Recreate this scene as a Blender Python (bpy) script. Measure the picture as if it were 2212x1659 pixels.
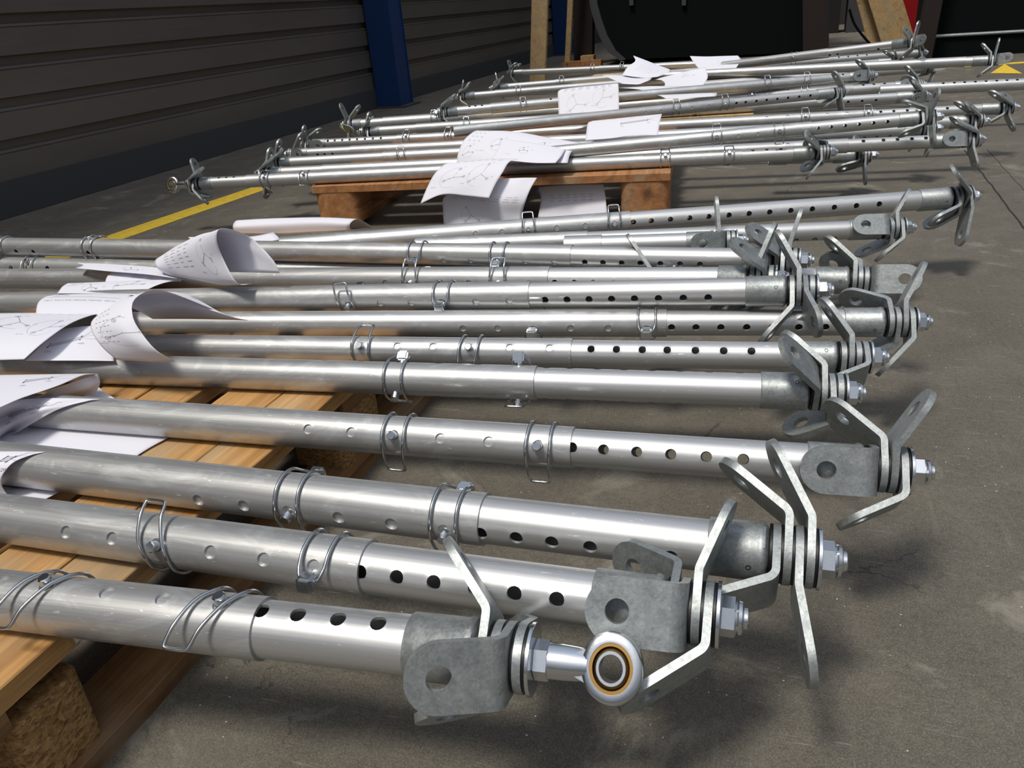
import bpy, bmesh, math, random
from mathutils import Vector, Matrix
random.seed(7)
R = math.radians
scn = bpy.context.scene
for o in list(bpy.data.objects): bpy.data.objects.remove(o)
col = scn.collection

# ------------------------------------------------------------------ camera
FPX, CX, CY, HC = 1700.0, 1106.0, 829.5, 0.61
PITCH, ROLL, YAW = R(25.5), R(-5.0), R(-20.5)
fwd = Vector((math.sin(YAW)*math.cos(PITCH), math.cos(YAW)*math.cos(PITCH), -math.sin(PITCH)))
_r0 = Vector((math.cos(YAW), -math.sin(YAW), 0)); _u0 = _r0.cross(fwd)
rgt = _r0*math.cos(ROLL)+_u0*math.sin(ROLL); upv = -_r0*math.sin(ROLL)+_u0*math.cos(ROLL)
ORG = Vector((0, 0, HC))
cam = bpy.data.cameras.new('camera'); camo = bpy.data.objects.new('camera', cam); col.objects.link(camo)
cam.sensor_fit = 'HORIZONTAL'; cam.sensor_width = 36; cam.lens = FPX/2212*36; cam.clip_start = .02; cam.clip_end = 200
m = Matrix((rgt, upv, -fwd)).transposed().to_4x4(); m.translation = ORG; camo.matrix_world = m
scn.camera = camo
# ------------------------------------------------------------------ world: dim workshop hall with pale roof lights
SUN_DIR = Vector((-.20, -.42, 1)).normalized()
w = bpy.data.worlds.new('hall_light'); scn.world = w; w.use_nodes = True
nt = w.node_tree; nt.nodes.clear()
def N(nt, t, **k):
    n = nt.nodes.new(t)
    for a, b in k.items(): setattr(n, a, b)
    return n
out = N(nt, 'ShaderNodeOutputWorld'); bg = N(nt, 'ShaderNodeBackground'); nt.links.new(bg.outputs[0], out.inputs[0])
tc = N(nt, 'ShaderNodeTexCoord'); sp = N(nt, 'ShaderNodeSeparateXYZ'); nt.links.new(tc.outputs['Generated'], sp.inputs[0])
rp = N(nt, 'ShaderNodeValToRGB'); nt.links.new(sp.outputs[2], rp.inputs[0])
cr = rp.color_ramp; cr.elements[0].position = 0.0; cr.elements[0].color = (.085, .083, .078, 1)
cr.elements[1].position = 1; cr.elements[1].color = (.40, .455, .56, 1)
e = cr.elements.new(.25); e.color = (.19, .205, .235, 1)
e = cr.elements.new(.6); e.color = (.27, .305, .37, 1)
# roof light bands running along the hall
mm = N(nt, 'ShaderNodeMath', operation='DIVIDE'); nt.links.new(sp.outputs[0], mm.inputs[0])
mx = N(nt, 'ShaderNodeMath', operation='MAXIMUM'); nt.links.new(sp.outputs[2], mx.inputs[0]); mx.inputs[1].default_value = .05
nt.links.new(mx.outputs[0], mm.inputs[1])
a1 = N(nt, 'ShaderNodeMath', operation='MULTIPLY_ADD'); nt.links.new(mm.outputs[0], a1.inputs[0]); a1.inputs[1].default_value = 2.2; a1.inputs[2].default_value = 1.6
sn = N(nt, 'ShaderNodeMath', operation='SINE'); nt.links.new(a1.outputs[0], sn.inputs[0])
mr = N(nt, 'ShaderNodeMapRange'); nt.links.new(sn.outputs[0], mr.inputs[0]); mr.inputs[1].default_value = .2; mr.inputs[2].default_value = .9
mr.inputs[3].default_value = .95; mr.inputs[4].default_value = 1.25
mu = N(nt, 'ShaderNodeVectorMath', operation='SCALE'); nt.links.new(rp.outputs[0], mu.inputs[0]); nt.links.new(mr.outputs[0], mu.inputs['Scale'])
# broad warm glow of the big roof light over the work area
gl = N(nt, 'ShaderNodeVectorMath', operation='DOT_PRODUCT'); nv_ = N(nt, 'ShaderNodeVectorMath', operation='NORMALIZE'); nt.links.new(tc.outputs['Generated'], nv_.inputs[0])
nt.links.new(nv_.outputs[0], gl.inputs[0]); gl.inputs[1].default_value = Vector((.12, -.42, .9)).normalized()
g1 = N(nt, 'ShaderNodeMath', operation='MAXIMUM'); nt.links.new(gl.outputs['Value'], g1.inputs[0]); g1.inputs[1].default_value = 0
g2 = N(nt, 'ShaderNodeMath', operation='POWER'); nt.links.new(g1.outputs[0], g2.inputs[0]); g2.inputs[1].default_value = 9
g3 = N(nt, 'ShaderNodeVectorMath', operation='SCALE'); g3.inputs[0].default_value = (.85, .79, .70); nt.links.new(g2.outputs[0], g3.inputs['Scale'])
g4 = N(nt, 'ShaderNodeVectorMath', operation='ADD'); nt.links.new(mu.outputs[0], g4.inputs[0]); nt.links.new(g3.outputs[0], g4.inputs[1])
nt.links.new(g4.outputs[0], bg.inputs[0]); bg.inputs[1].default_value = 1.0
sl = bpy.data.lights.new('sun', 'SUN'); sl.energy = 2.6; sl.angle = R(11); sl.color = (1, .93, .82)
so = bpy.data.objects.new('sun', sl); col.objects.link(so); so.rotation_euler = SUN_DIR.to_track_quat('Z', 'Y').to_euler(); so.location = (0, 0, 5)
vs = scn.view_settings; vs.view_transform = 'Standard'; vs.look = 'None'; vs.gamma = 1; vs.exposure = 0.0; vs.use_curve_mapping = False

# ------------------------------------------------------------------ projection helpers
def ray(px, py): return rgt*((px-CX)/FPX)+upv*(-(py-CY)/FPX)+fwd
def at(px, py, z): d = ray(px, py); return ORG+d*((z-HC)/d.z)
def aty(px, py, Y): d = ray(px, py); return ORG+d*(Y/d.y)
def atx(px, py, X): d = ray(px, py); return ORG+d*(X/d.x)
def proj(P):
    v = P-ORG; return CX+FPX*v.dot(rgt)/v.dot(fwd), CY-FPX*v.dot(upv)/v.dot(fwd)

# ------------------------------------------------------------------ materials
def mat(name, colr, rough=.5, metal=0.0, build=None, **inp):
    mt = bpy.data.materials.new(name); mt.use_nodes = True; t = mt.node_tree; b = t.nodes['Principled BSDF']
    b.inputs['Base Color'].default_value = (*colr, 1); b.inputs['Roughness'].default_value = rough; b.inputs['Metallic'].default_value = metal
    for k, v in inp.items(): b.inputs[k.replace('_', ' ')].default_value = v
    if build: build(t, b)
    return mt
def coords(t, scale=(1, 1, 1), kind='Object'):
    c = N(t, 'ShaderNodeTexCoord'); mp = N(t, 'ShaderNodeMapping'); t.links.new(c.outputs[kind], mp.inputs[0]); mp.inputs['Scale'].default_value = scale
    return mp.outputs[0]
def noise(t, vec, sc, det=3, rough=.55, dist=0.0):
    n = N(t, 'ShaderNodeTexNoise'); n.inputs['Scale'].default_value = sc; n.inputs['Detail'].default_value = det
    n.inputs['Roughness'].default_value = rough; n.inputs['Distortion'].default_value = dist
    t.links.new(vec, n.inputs['Vector']); return n.outputs[0]
def ramp(t, fac, stops):
    r = N(t, 'ShaderNodeValToRGB'); e = r.color_ramp.elements
    while len(e) < len(stops): e.new(.5)
    for el, (p, c) in zip(e, stops): el.position = p; el.color = (*c, 1) if len(c) == 3 else c
    t.links.new(fac, r.inputs[0]); return r.outputs[0]
def mixc(t, f, a, b, mode='MIX'):
    n = N(t, 'ShaderNodeMix', data_type='RGBA', blend_type=mode)
    for s, v in ((n.inputs[0], f), (n.inputs[6], a), (n.inputs[7], b)):
        if isinstance(v, (int, float)): s.default_value = v
        elif isinstance(v, tuple): s.default_value = (*v, 1)
        else: t.links.new(v, s)
    return n.outputs[2]
def mrange(t, v, a, b, c, d):
    n = N(t, 'ShaderNodeMapRange'); t.links.new(v, n.inputs[0])
    for i, x in enumerate((a, b, c, d)): n.inputs[i+1].default_value = x
    return n.outputs[0]
def bump(t, b, h, strength=.2, dist=.001):
    n = N(t, 'ShaderNodeBump'); n.inputs['Strength'].default_value = strength; n.inputs['Distance'].default_value = dist
    t.links.new(h, n.inputs['Height']); t.links.new(n.outputs[0], b.inputs['Normal'])
def rnd_offset(t, vec):
    oi = N(t, 'ShaderNodeObjectInfo'); v = N(t, 'ShaderNodeVectorMath', operation='MULTIPLY_ADD')
    cb = N(t, 'ShaderNodeCombineXYZ'); t.links.new(oi.outputs['Random'], cb.inputs[0]); t.links.new(oi.outputs['Random'], cb.inputs[1])
    t.links.new(cb.outputs[0], v.inputs[0]); v.inputs[1].default_value = (37, 91, 13); t.links.new(vec, v.inputs[2]); return v.outputs[0]
def b_alu(smudge):
    def f(t, b):
        streak = noise(t, rnd_offset(t, coords(t, (1.5, 320, 320))), 1, 5, .7)
        blot = noise(t, rnd_offset(t, coords(t, (7, 20, 20))), 1, 6, .7, 2.5)
        sm = mrange(t, blot, .50, .68, 0, 1)
        scr = mrange(t, noise(t, rnd_offset(t, coords(t, (60, 420, 420))), 1, 2, .5, .6), .70, .74, 0, 1)
        c = mixc(t, streak, tuple(x-.08*(smudge > .3) for x in (.49, .50, .51)), tuple(x-.08*(smudge > .3) for x in (.63, .635, .64)))
        s2 = N(t, 'ShaderNodeMath', operation='MULTIPLY'); t.links.new(sm, s2.inputs[0]); s2.inputs[1].default_value = smudge
        c = mixc(t, s2.outputs[0], c, (.76, .80, .81))
        c = mixc(t, scr, c, (.9, .9, .9)); t.links.new(c, b.inputs['Base Color'])
        r1 = mrange(t, streak, .3, .7, .35, .46)
        r2 = N(t, 'ShaderNodeMath', operation='MULTIPLY_ADD'); t.links.new(s2.outputs[0], r2.inputs[0]); r2.inputs[1].default_value = .16; t.links.new(r1, r2.inputs[2])
        t.links.new(r2.outputs[0], b.inputs['Roughness'])
        bump(t, b, streak, .18, .0004)
    return f
def b_galv(t, b):
    v = rnd_offset(t, coords(t)); vo = N(t, 'ShaderNodeTexVoronoi'); vo.inputs['Scale'].default_value = 480; t.links.new(v, vo.inputs['Vector'])
    n = noise(t, v, 90, 5, .65); n2 = noise(t, v, 25, 3)
    n3 = noise(t, v, 40, 4, .6, .5); f = mixc(t, .72, vo.outputs['Color'], mixc(t, .5, n, n3)); c = ramp(t, f, [(.25, (.24, .27, .28)), (.52, (.35, .38, .39)), (.8, (.48, .50, .50))])
    c = mixc(t, mrange(t, n2, .62, .8, 0, .5), c, (.30, .29, .26)); t.links.new(c, b.inputs['Base Color'])
    t.links.new(mrange(t, n, .3, .7, .40, .58), b.inputs['Roughness']); bump(t, b, n, .5, .0008)
def b_paper(t, b):
    n = noise(t, coords(t), 60, 2); bump(t, b, n, .03, .001)
def wood(base, dark, light, lightness=1.0, sc=1.0):
    def f(t, b):
        v = rnd_offset(t, coords(t, (28*sc, 1.6*sc, 28*sc)))
        g = noise(t, v, 1, 5, .6, 1.2); fine = noise(t, rnd_offset(t, coords(t, (260, 9, 260))), 1, 3)
        c = ramp(t, g, [(.28, dark), (.5, base), (.72, light)])
        c = mixc(t, mrange(t, fine, .35, .7, 0, .5), c, dark)
        kn = N(t, 'ShaderNodeTexVoronoi'); kn.inputs['Scale'].default_value = 1; t.links.new(rnd_offset(t, coords(t, (7, 2.6, 7))), kn.inputs['Vector'])
        c = mixc(t, mrange(t, kn.outputs['Distance'], .05, .16, .75, 0), c, tuple(x*.45 for x in dark))
        gr = noise(t, rnd_offset(t, coords(t, (9, 5, 9))), 1, 4); c = mixc(t, mrange(t, gr, .52, .68, 0, .5), c, (.36, .31, .22))
        t.links.new(c, b.inputs['Base Color']); bump(t, b, fine, .3, .0008)
    return f
def b_chip(t, b):
    v = coords(t); vo = N(t, 'ShaderNodeTexVoronoi'); vo.inputs['Scale'].default_value = 1
    t.links.new(coords(t, (230, 230, 420)), vo.inputs['Vector']); n = noise(t, v, 220, 5, .7)
    f = mixc(t, .55, vo.outputs['Color'], n); c = ramp(t, f, [(.25, (.13, .065, .022)), (.5, (.36, .20, .07)), (.75, (.56, .36, .15))])
    t.links.new(c, b.inputs['Base Color']); bump(t, b, n, .9, .003)
def b_floor(t, b):
    v = coords(t); big = noise(t, v, 1.3, 6, .6, .4); mid = noise(t, v, 9, 6, .65, .3); fine = noise(t, v, 130, 4, .7)
    c = ramp(t, big, [(.3, (.080, .071, .055)), (.5, (.115, .103, .082)), (.7, (.155, .141, .115))])
    c = mixc(t, .55, c, ramp(t, mid, [(.3, (.055, .048, .037)), (.5, (.105, .094, .075)), (.72, (.22, .20, .165))]))
    c = mixc(t, .5, c, ramp(t, fine, [(.3, (.045, .04, .03)), (.6, (.12, .108, .086))]))
    # worn pale patches
    wp = noise(t, coords(t, (1, 1, 1)), 4.2, 8, .72, .8); c = mixc(t, mrange(t, wp, .56, .68, 0, .65), c, (.30, .28, .235))
    # directional scuffing
    scf = noise(t, coords(t, (60, 7, 1)), 1, 3, .6, .5); c = mixc(t, mrange(t, scf, .60, .75, 0, .3), c, (.17, .155, .125))
    gr = noise(t, v, 520, 3, .75); c = mixc(t, mrange(t, gr, .50, .70, 0, .55), c, (.27, .25, .21)); c = mixc(t, mrange(t, gr, .30, .46, .45, 0), c, (.05, .044, .034))
    scr = noise(t, coords(t, (14, 260, 1)), 1, 2, .5, 1.5); c = mixc(t, mrange(t, scr, .68, .74, 0, .35), c, (.33, .31, .27))
    # specks
    vo = N(t, 'ShaderNodeTexVoronoi'); vo.inputs['Scale'].default_value = 75; t.links.new(v, vo.inputs['Vector'])
    vo.inputs['Randomness'].default_value = 1
    sp_ = mrange(t, vo.outputs['Distance'], .04, .085, 1, 0)
    gate = mrange(t, noise(t, v, 8, 2), .52, .56, 0, 1); ml = N(t, 'ShaderNodeMath', operation='MULTIPLY'); t.links.new(sp_, ml.inputs[0]); t.links.new(gate, ml.inputs[1])
    c = mixc(t, ml.outputs[0], c, (.62, .60, .55))
    # hairline cracks
    dn = noise(t, v, 7, 5, .6); dv = N(t, 'ShaderNodeVectorMath', operation='MULTIPLY_ADD'); t.links.new(dn, dv.inputs[0]); dv.inputs[1].default_value = (.35, .35, .35); t.links.new(v, dv.inputs[2])
    cv = N(t, 'ShaderNodeTexVoronoi', feature='DISTANCE_TO_EDGE'); cv.inputs['Scale'].default_value = 1.9; t.links.new(dv.outputs[0], cv.inputs['Vector'])
    ck = mrange(t, cv.outputs['Distance'], .0015, .006, 1, 0); cg = mrange(t, noise(t, v, 1.7, 2), .53, .58, 0, .8)
    ml2 = N(t, 'ShaderNodeMath', operation='MULTIPLY'); t.links.new(ck, ml2.inputs[0]); t.links.new(cg, ml2.inputs[1])
    c = mixc(t, ml2.outputs[0], c, (.035, .03, .024)); t.links.new(c, b.inputs['Base Color'])
    t.links.new(mrange(t, mid, .3, .7, .62, .8), b.inputs['Roughness'])
    bump(t, b, mid, .25, .004)
def b_wall(t, b):
    n = noise(t, coords(t, (1.2, .5, 2)), 1, 4); c = ramp(t, n, [(.3, (.135, .122, .110)), (.7, (.19, .176, .16))])
    t.links.new(c, b.inputs['Base Color'])
    t.links.new(mrange(t, noise(t, coords(t, (1, 3, 60)), 1, 3), .3, .7, .34, .46), b.inputs['Roughness'])
M = {}
M['alu'] = mat('brushed_aluminium_handled', (.7, .7, .7), .3, .70, b_alu(.38))
M['alu_in'] = mat('brushed_aluminium_clean', (.7, .7, .7), .3, .76, b_alu(.12))
M['galv'] = mat('galvanised_steel', (.45, .47, .48), .5, .7, b_galv)
M['zinc'] = mat('zinc_plated_steel', (.72, .75, .78), .2, 1, lambda t, b: bump(t, b, noise(t, coords(t), 300, 3), .1, .0005))
M['wire'] = mat('bright_wire', (.62, .65, .67), .2, 1, lambda t, b: bump(t, b, noise(t, coords(t), 200, 2), .05, .0005))
M['rubber'] = mat('black_plastic_washer', (.005, .005, .006), .45, 0, lambda t, b: bump(t, b, noise(t, coords(t), 400, 2), .1, .0004))
M['brass'] = mat('bronze_liner', (.45, .27, .09), .35, .9, lambda t, b: bump(t, b, noise(t, coords(t), 300, 2), .1, .0004))
M['paper'] = mat('white_paper', (.74, .745, .83), .75, 0, b_paper)
M['ink'] = mat('grey_print', (.30, .30, .36), .8, 0, b_paper)
M['inkd'] = mat('dark_print', (.13, .13, .18), .8, 0, b_paper)
M['wood'] = mat('pallet_pine', (.6, .4, .2), .65, 0, wood((.52, .285, .10), (.27, .13, .04), (.66, .40, .165)))
M['wood_low'] = mat('shaded_pallet_pine', (.3, .18, .08), .75, 0, wood((.26, .135, .05), (.12, .06, .022), (.36, .20, .08)))  # darker copy of the pine; shade under the deck put into the colour
M['wood2'] = mat('pallet_pine_red', (.5, .3, .15), .65, 0, wood((.42, .19, .07), (.22, .09, .035), (.55, .28, .11)))
M['plank'] = mat('pale_timber', (.5, .38, .2), .65, 0, wood((.50, .35, .17), (.34, .21, .09), (.60, .44, .23)))
M['chip'] = mat('chipboard', (.4, .25, .1), .85, 0, b_chip)
M['floor'] = mat('worn_concrete', (.2, .18, .15), .7, 0, b_floor)
M['wall'] = mat('bronze_metal_cladding', (.07, .065, .06), .4, .35, b_wall)
M['kick'] = mat('dark_base_cladding', (.065, .072, .078), .55, .2, lambda t, b: bump(t, b, noise(t, coords(t), 20, 3), .1, .002))
M['blue'] = mat('blue_paint', (.003, .035, .14), .5, 0, lambda t, b: bump(t, b, noise(t, coords(t), 60, 3), .1, .001))
M['yellow'] = mat('yellow_floor_tape', (.72, .50, .045), .6, 0, lambda t, b: t.links.new(ramp(t, noise(t, coords(t), 40, 5), [(.3, (.62, .42, .04)), (.6, (.78, .55, .05))]), b.inputs['Base Color']))
M['black'] = mat('black_paint', (.003, .004, .005), .9, 0, lambda t, b: (bump(t, b, noise(t, coords(t), 30, 3), .05, .001), setattr(b.inputs['Specular IOR Level'], 'default_value', .12)))
M['rim'] = mat('grey_rubber_edge', (.045, .045, .05), .6, 0, lambda t, b: bump(t, b, noise(t, coords(t), 30, 3), .1, .001))
M['brown'] = mat('dark_brown_steel', (.014, .007, .006), .7, .1, lambda t, b: bump(t, b, noise(t, coords(t), 40, 3), .1, .001))
M['red'] = mat('red_paint', (.30, .008, .012), .4, 0, lambda t, b: bump(t, b, noise(t, coords(t), 40, 3), .05, .001))
M['green'] = mat('green_cloth', (.04, .13, .03), .8, 0, lambda t, b: bump(t, b, noise(t, coords(t), 80, 3), .4, .003))
M['dark'] = mat('dark_machine', (.02, .02, .022), .5, .3, lambda t, b: bump(t, b, noise(t, coords(t), 60, 3), .1, .001))
M['backwall'] = mat('dark_back_wall', (.02, .02, .02), .8, 0, lambda t, b: bump(t, b, noise(t, coords(t), 5, 3), .1, .01))
M['joint'] = mat('joint_shadow_filler', (.02, .018, .015), .9, 0, lambda t, b: bump(t, b, noise(t, coords(t), 50, 3), .3, .002))
M['tape'] = mat('clear_tape', (.78, .79, .78), .25, 0, lambda t, b: bump(t, b, noise(t, coords(t), 90, 3), .2, .001), Alpha=.18)

# ------------------------------------------------------------------ object helpers
def link(name, me, m, parent=None, smooth=35):
    if m is not None: me.materials.append(m)
    o = bpy.data.objects.new(name, me); col.objects.link(o)
    if parent: o.parent = parent
    if smooth:
        for p in me.polygons: p.use_smooth = True
        me.set_sharp_from_angle(angle=R(smooth))
    return o
def inst(name, me, parent): o = bpy.data.objects.new(name, me); col.objects.link(o); o.parent = parent; return o
def mesh(name, V, F):
    me = bpy.data.meshes.new(name); me.from_pydata([tuple(v) for v in V], [], F); me.update(); return me
def from_bm(name, bm): bmesh.ops.recalc_face_normals(bm, faces=bm.faces); me = bpy.data.meshes.new(name); bm.to_mesh(me); bm.free(); return me
def empty(name, mw): o = bpy.data.objects.new(name, None); col.objects.link(o); o.matrix_world = mw; o.empty_display_size = .05; return o
def tag(o, label=None, cat=None, group=None, kind=None):
    if label: o['label'] = label
    if cat: o['category'] = cat
    if group: o['group'] = group
    if kind: o['kind'] = kind
    return o
def box_bm(bm, x0, x1, y0, y1, z0, z1, bev=0):
    r = bmesh.ops.create_cube(bm, size=1); vv = r['verts']
    for v in vv: v.co = Vector(((x0+x1)/2+v.co.x*(x1-x0), (y0+y1)/2+v.co.y*(y1-y0), (z0+z1)/2+v.co.z*(z1-z0)))
    if bev:
        ed = list({e for v in vv for e in v.link_edges}); bmesh.ops.bevel(bm, geom=ed, offset=bev, segments=2, affect='EDGES')
def box(name, b, m, parent=None, bev=.002):
    bm = bmesh.new(); box_bm(bm, *b, bev=bev); return link(name, from_bm(name, bm), m, parent, 40)
def lathe(prof, n=32, hexx=False):
    """prof: (x, r) revolve around X; returns V,F"""
    V, F = [], []
    for x, r in prof:
        for i in range(n):
            a = 2*math.pi*i/n; V.append((x, -math.sin(a)*r, math.cos(a)*r))
    for k in range(len(prof)-1):
        for i in range(n):
            j = (i+1) % n; F.append((k*n+i, k*n+j, (k+1)*n+j, (k+1)*n+i))
    if prof[0][1] > 0: F.append(tuple(range(n)))
    F.append(tuple(reversed([(len(prof)-1)*n+i for i in range(n)])))
    return V, F
def sweep(pts, r, n=7, closed=False):
    pts = [Vector(p) for p in pts]; V, F = [], []; L = len(pts); up = None
    for i, p in enumerate(pts):
        t = (pts[min(i+1, L-1)]-pts[max(i-1, 0)]).normalized()
        if up is None: up = t.orthogonal().normalized()
        up = (up-t*up.dot(t)).normalized(); s = t.cross(up)
        for k in range(n): a = 2*math.pi*k/n; V.append(p+(up*math.cos(a)+s*math.sin(a))*r)
    for i in range(L-1):
        for k in range(n): j = (k+1) % n; F.append((i*n+k, i*n+j, (i+1)*n+j, (i+1)*n+k))
    F.append(tuple(reversed(range(n)))); F.append(tuple((L-1)*n+k for k in range(n)))
    return V, F
def cr_pts(P, sub):
    P = [Vector(p) for p in P]; o = []
    for i in range(len(P)-1):
        a = P[max(i-1, 0)]; b = P[i]; c = P[i+1]; d = P[min(i+2, len(P)-1)]
        for k in range(sub):
            t = k/sub; o.append(.5*((2*b)+(c-a)*t+(2*a-5*b+4*c-d)*t*t+(3*b-a-3*c+d)*t**3))
    o.append(P[-1]); return o

# ------------------------------------------------------------------ perforated tube
def tube_mesh(x0, x1, Rr, t, holes, phi, rh):
    a = .0094*Rr/.024; hs = []
    for h in sorted(holes):
        if h-a > x0+.0005 and h+a < x1-.0005 and (not hs or h-hs[-1] > 2.02*a): hs.append(h)
    nseg = 32; xs = [x0]; pat = {}
    for h in hs:
        pat[len(xs)] = h; xs += [h-a, h-a/2, h, h+a/2, h+a]
    xs.append(x1)
    V, F = [], []
    ang = [phi-R(22.5)+2*math.pi*j/nseg for j in range(nseg)]
    def P(x, th, r): return (x, -math.sin(th)*r, math.cos(th)*r)
    grids = []
    for side, r in ((0, Rr), (1, Rr-t)):
        base = len(V)
        for x in xs:
            for th in ang: V.append(P(x, th, r))
        g = lambda i, j, b=base: b+i*nseg+(j % nseg)
        skip = set(); circ = []
        for i0, h in pat.items():
            for j0 in (0, 16):
                for i in range(4):
                    for j in range(4): skip.add((i0+i, (j0+j) % nseg))
                bl = [(i0+i, j0) for i in range(4)]+[(i0+4, j0+j) for j in range(4)]+[(i0+4-i, j0+4) for i in range(4)]+[(i0, j0+4-j) for j in range(4)]
                cb = len(V); thc = phi+(math.pi if j0 else 0)
                for (i, j) in bl:
                    dx = xs[i]-h; dt = (j-j0-2)*R(11.25)*Rr; an = math.atan2(dt, dx)
                    V.append(P(h+rh*math.cos(an), thc+rh*math.sin(an)/Rr, r))
                circ.append(cb)
                for k in range(16):
                    k2 = (k+1) % 16; f = (g(*bl[k]), g(*bl[k2]), cb+k2, cb+k)
                    F.append(f if side == 0 else f[::-1])
        for i in range(len(xs)-1):
            for j in range(nseg):
                if (i, j) in skip: continue
                f = (g(i, j), g(i+1, j), g(i+1, j+1), g(i, j+1)); F.append(f if side == 0 else f[::-1])
        grids.append((base, circ, g))
    for c0, c1 in zip(grids[0][1], grids[1][1]):
        for k in range(16): k2 = (k+1) % 16; F.append((c0+k, c0+k2, c1+k2, c1+k))
    for i in (0, len(xs)-1):
        for j in range(nseg): F.append((grids[0][2](i, j), grids[0][2](i, j+1), grids[1][2](i, j+1), grids[1][2](i, j)) if i == 0 else (grids[1][2](i, j), grids[1][2](i, j+1), grids[0][2](i, j+1), grids[0][2](i, j)))
    bm = bmesh.new(); vs_ = [bm.verts.new(v) for v in V]
    for f in F:
        try: bm.faces.new([vs_[k] for k in f])
        except ValueError: pass
    loose = [v for v in bm.verts if not v.link_faces]; bmesh.ops.delete(bm, geom=loose, context='VERTS')
    return from_bm('tube', bm)

# ------------------------------------------------------------------ shared hardware meshes (nominal tube radius .024)
def bracket_mesh(beta, L1=.031, L2=.058):
    L2 *= .80
    w2 = .0245; t = .0032; rb = .010; be = R(abs(beta)); sg = 1 if beta >= 0 else -1; arc = rb*be; Lb = L1-rb*math.tan(be/2)
    if be < .02: arc = 0.002; Lb = L1
    U1 = Lb+arc; UH = U1+L2-rb*math.tan(be/2)-.0; UE = UH
    def mp(u, v, s):
        if u <= Lb: p = (0, u); tn = (0, 1)
        elif u < U1 and be >= .02: a = (u-Lb)/rb; p = (rb*(1-math.cos(a)), Lb+rb*math.sin(a)); tn = (math.sin(a), math.cos(a))
        else:
            a = be; p = (rb*(1-math.cos(a)), Lb+rb*math.sin(a)) if be >= .02 else (0, Lb); tn = (math.sin(a), math.cos(a)); q = u-U1 if be >= .02 else u-Lb
            p = (p[0]+tn[0]*q, p[1]+tn[1]*q)
        nx = (tn[1], -tn[0]); x = (p[0]+nx[0]*s)*sg; return (x, v, p[1]+nx[1]*s)
    pol = []; n = 14
    fl = [(-w2*math.sin(math.pi*k/n), w2*math.cos(math.pi*k/n)) for k in range(n+1)]      # (u,v)
    pol.append([(Lb*0+u, v) for u, v in fl]+[(Lb, -w2), (Lb, w2)])
    ns = 6
    for k in range(ns):
        u0 = Lb+arc*k/ns; u1 = Lb+arc*(k+1)/ns; pol.append([(u0, w2), (u0, -w2), (u1, -w2), (u1, w2)])
    hr = .0092; uc = UH-.004
    for s in (1, -1):
        top = [(uc-hr*math.cos(math.pi*k/12), s*hr*math.sin(math.pi*k/12)) for k in range(13)]
        endc = [(uc+w2*math.cos(math.pi*k/16), s*w2*math.sin(math.pi*k/16)) for k in range(9)]
        p_ = [(U1, 0)]+top+endc+[(U1, s*w2)]
        if s == 1: p_ = p_[::-1]
        pol.append(p_)
    key = {}; V = []; F = []; edges = {}
    def vid(u, v, s):
        k = (round(u, 6), round(v, 6), s)
        if k not in key: key[k] = len(V); V.append(mp(u, v, s*t))
        return key[k]
    for q in pol:
        F.append([vid(u, v, 1) for u, v in q]); F.append([vid(u, v, -1) for u, v in q][::-1])
        for a_, b_ in zip(q, q[1:]+q[:1]):
            ka = (round(a_[0], 6), round(a_[1], 6)); kb = (round(b_[0], 6), round(b_[1], 6))
            if ka == kb: continue
            e_ = (ka, kb) if ka < kb else (kb, ka)
            edges.setdefault(e_, []).append((a_, b_))
    for e_, l in edges.items():
        if len(l) == 1:
            a_, b_ = l[0]
            # skip the seam edges between flange strip end points split differently
            F.append([vid(*b_, 1), vid(*a_, 1), vid(*a_, -1), vid(*b_, -1)])
    bm = bmesh.new(); vv = [bm.verts.new(v) for v in V]
    for f in F:
        g = []
        for k in f:
            if k not in g: g.append(k)
        if len(g) > 2:
            try: bm.faces.new([vv[k] for k in g])
            except ValueError: pass
    bmesh.ops.triangulate(bm, faces=[f for f in bm.faces if len(f.verts) > 4])
    me = from_bm('bracket', bm); me.materials.append(M['galv'])
    for p in me.polygons: p.use_smooth = True
    me.set_sharp_from_angle(angle=R(32)); return me
BR = {}
def get_bracket(beta, L2, L1=.031):
    k = (beta, L2, L1)
    if k not in BR: BR[k] = bracket_mesh(beta, L1, L2)
    return BR[k]
def lm(prof, m, n=32, sm=35):
    V, F = lathe(prof, n); me = mesh('part', V, F); me.materials.append(m)
    bm = bmesh.new(); bm.from_mesh(me); bmesh.ops.recalc_face_normals(bm, faces=bm.faces); bm.to_mesh(me); bm.free()
    for p in me.polygons: p.use_smooth = True
    me.set_sharp_from_angle(angle=R(sm)); return me
ME = {}
ME['spacer'] = lm([(-.0015, .0232), (-.0011, .0236), (.0011, .0236), (.0015, .0232)], M['rubber'])
ME['washer'] = lm([(-.0015, .0248), (-.0012, .0252), (.0012, .0252), (.0015, .0248)], M['zinc'])
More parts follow.
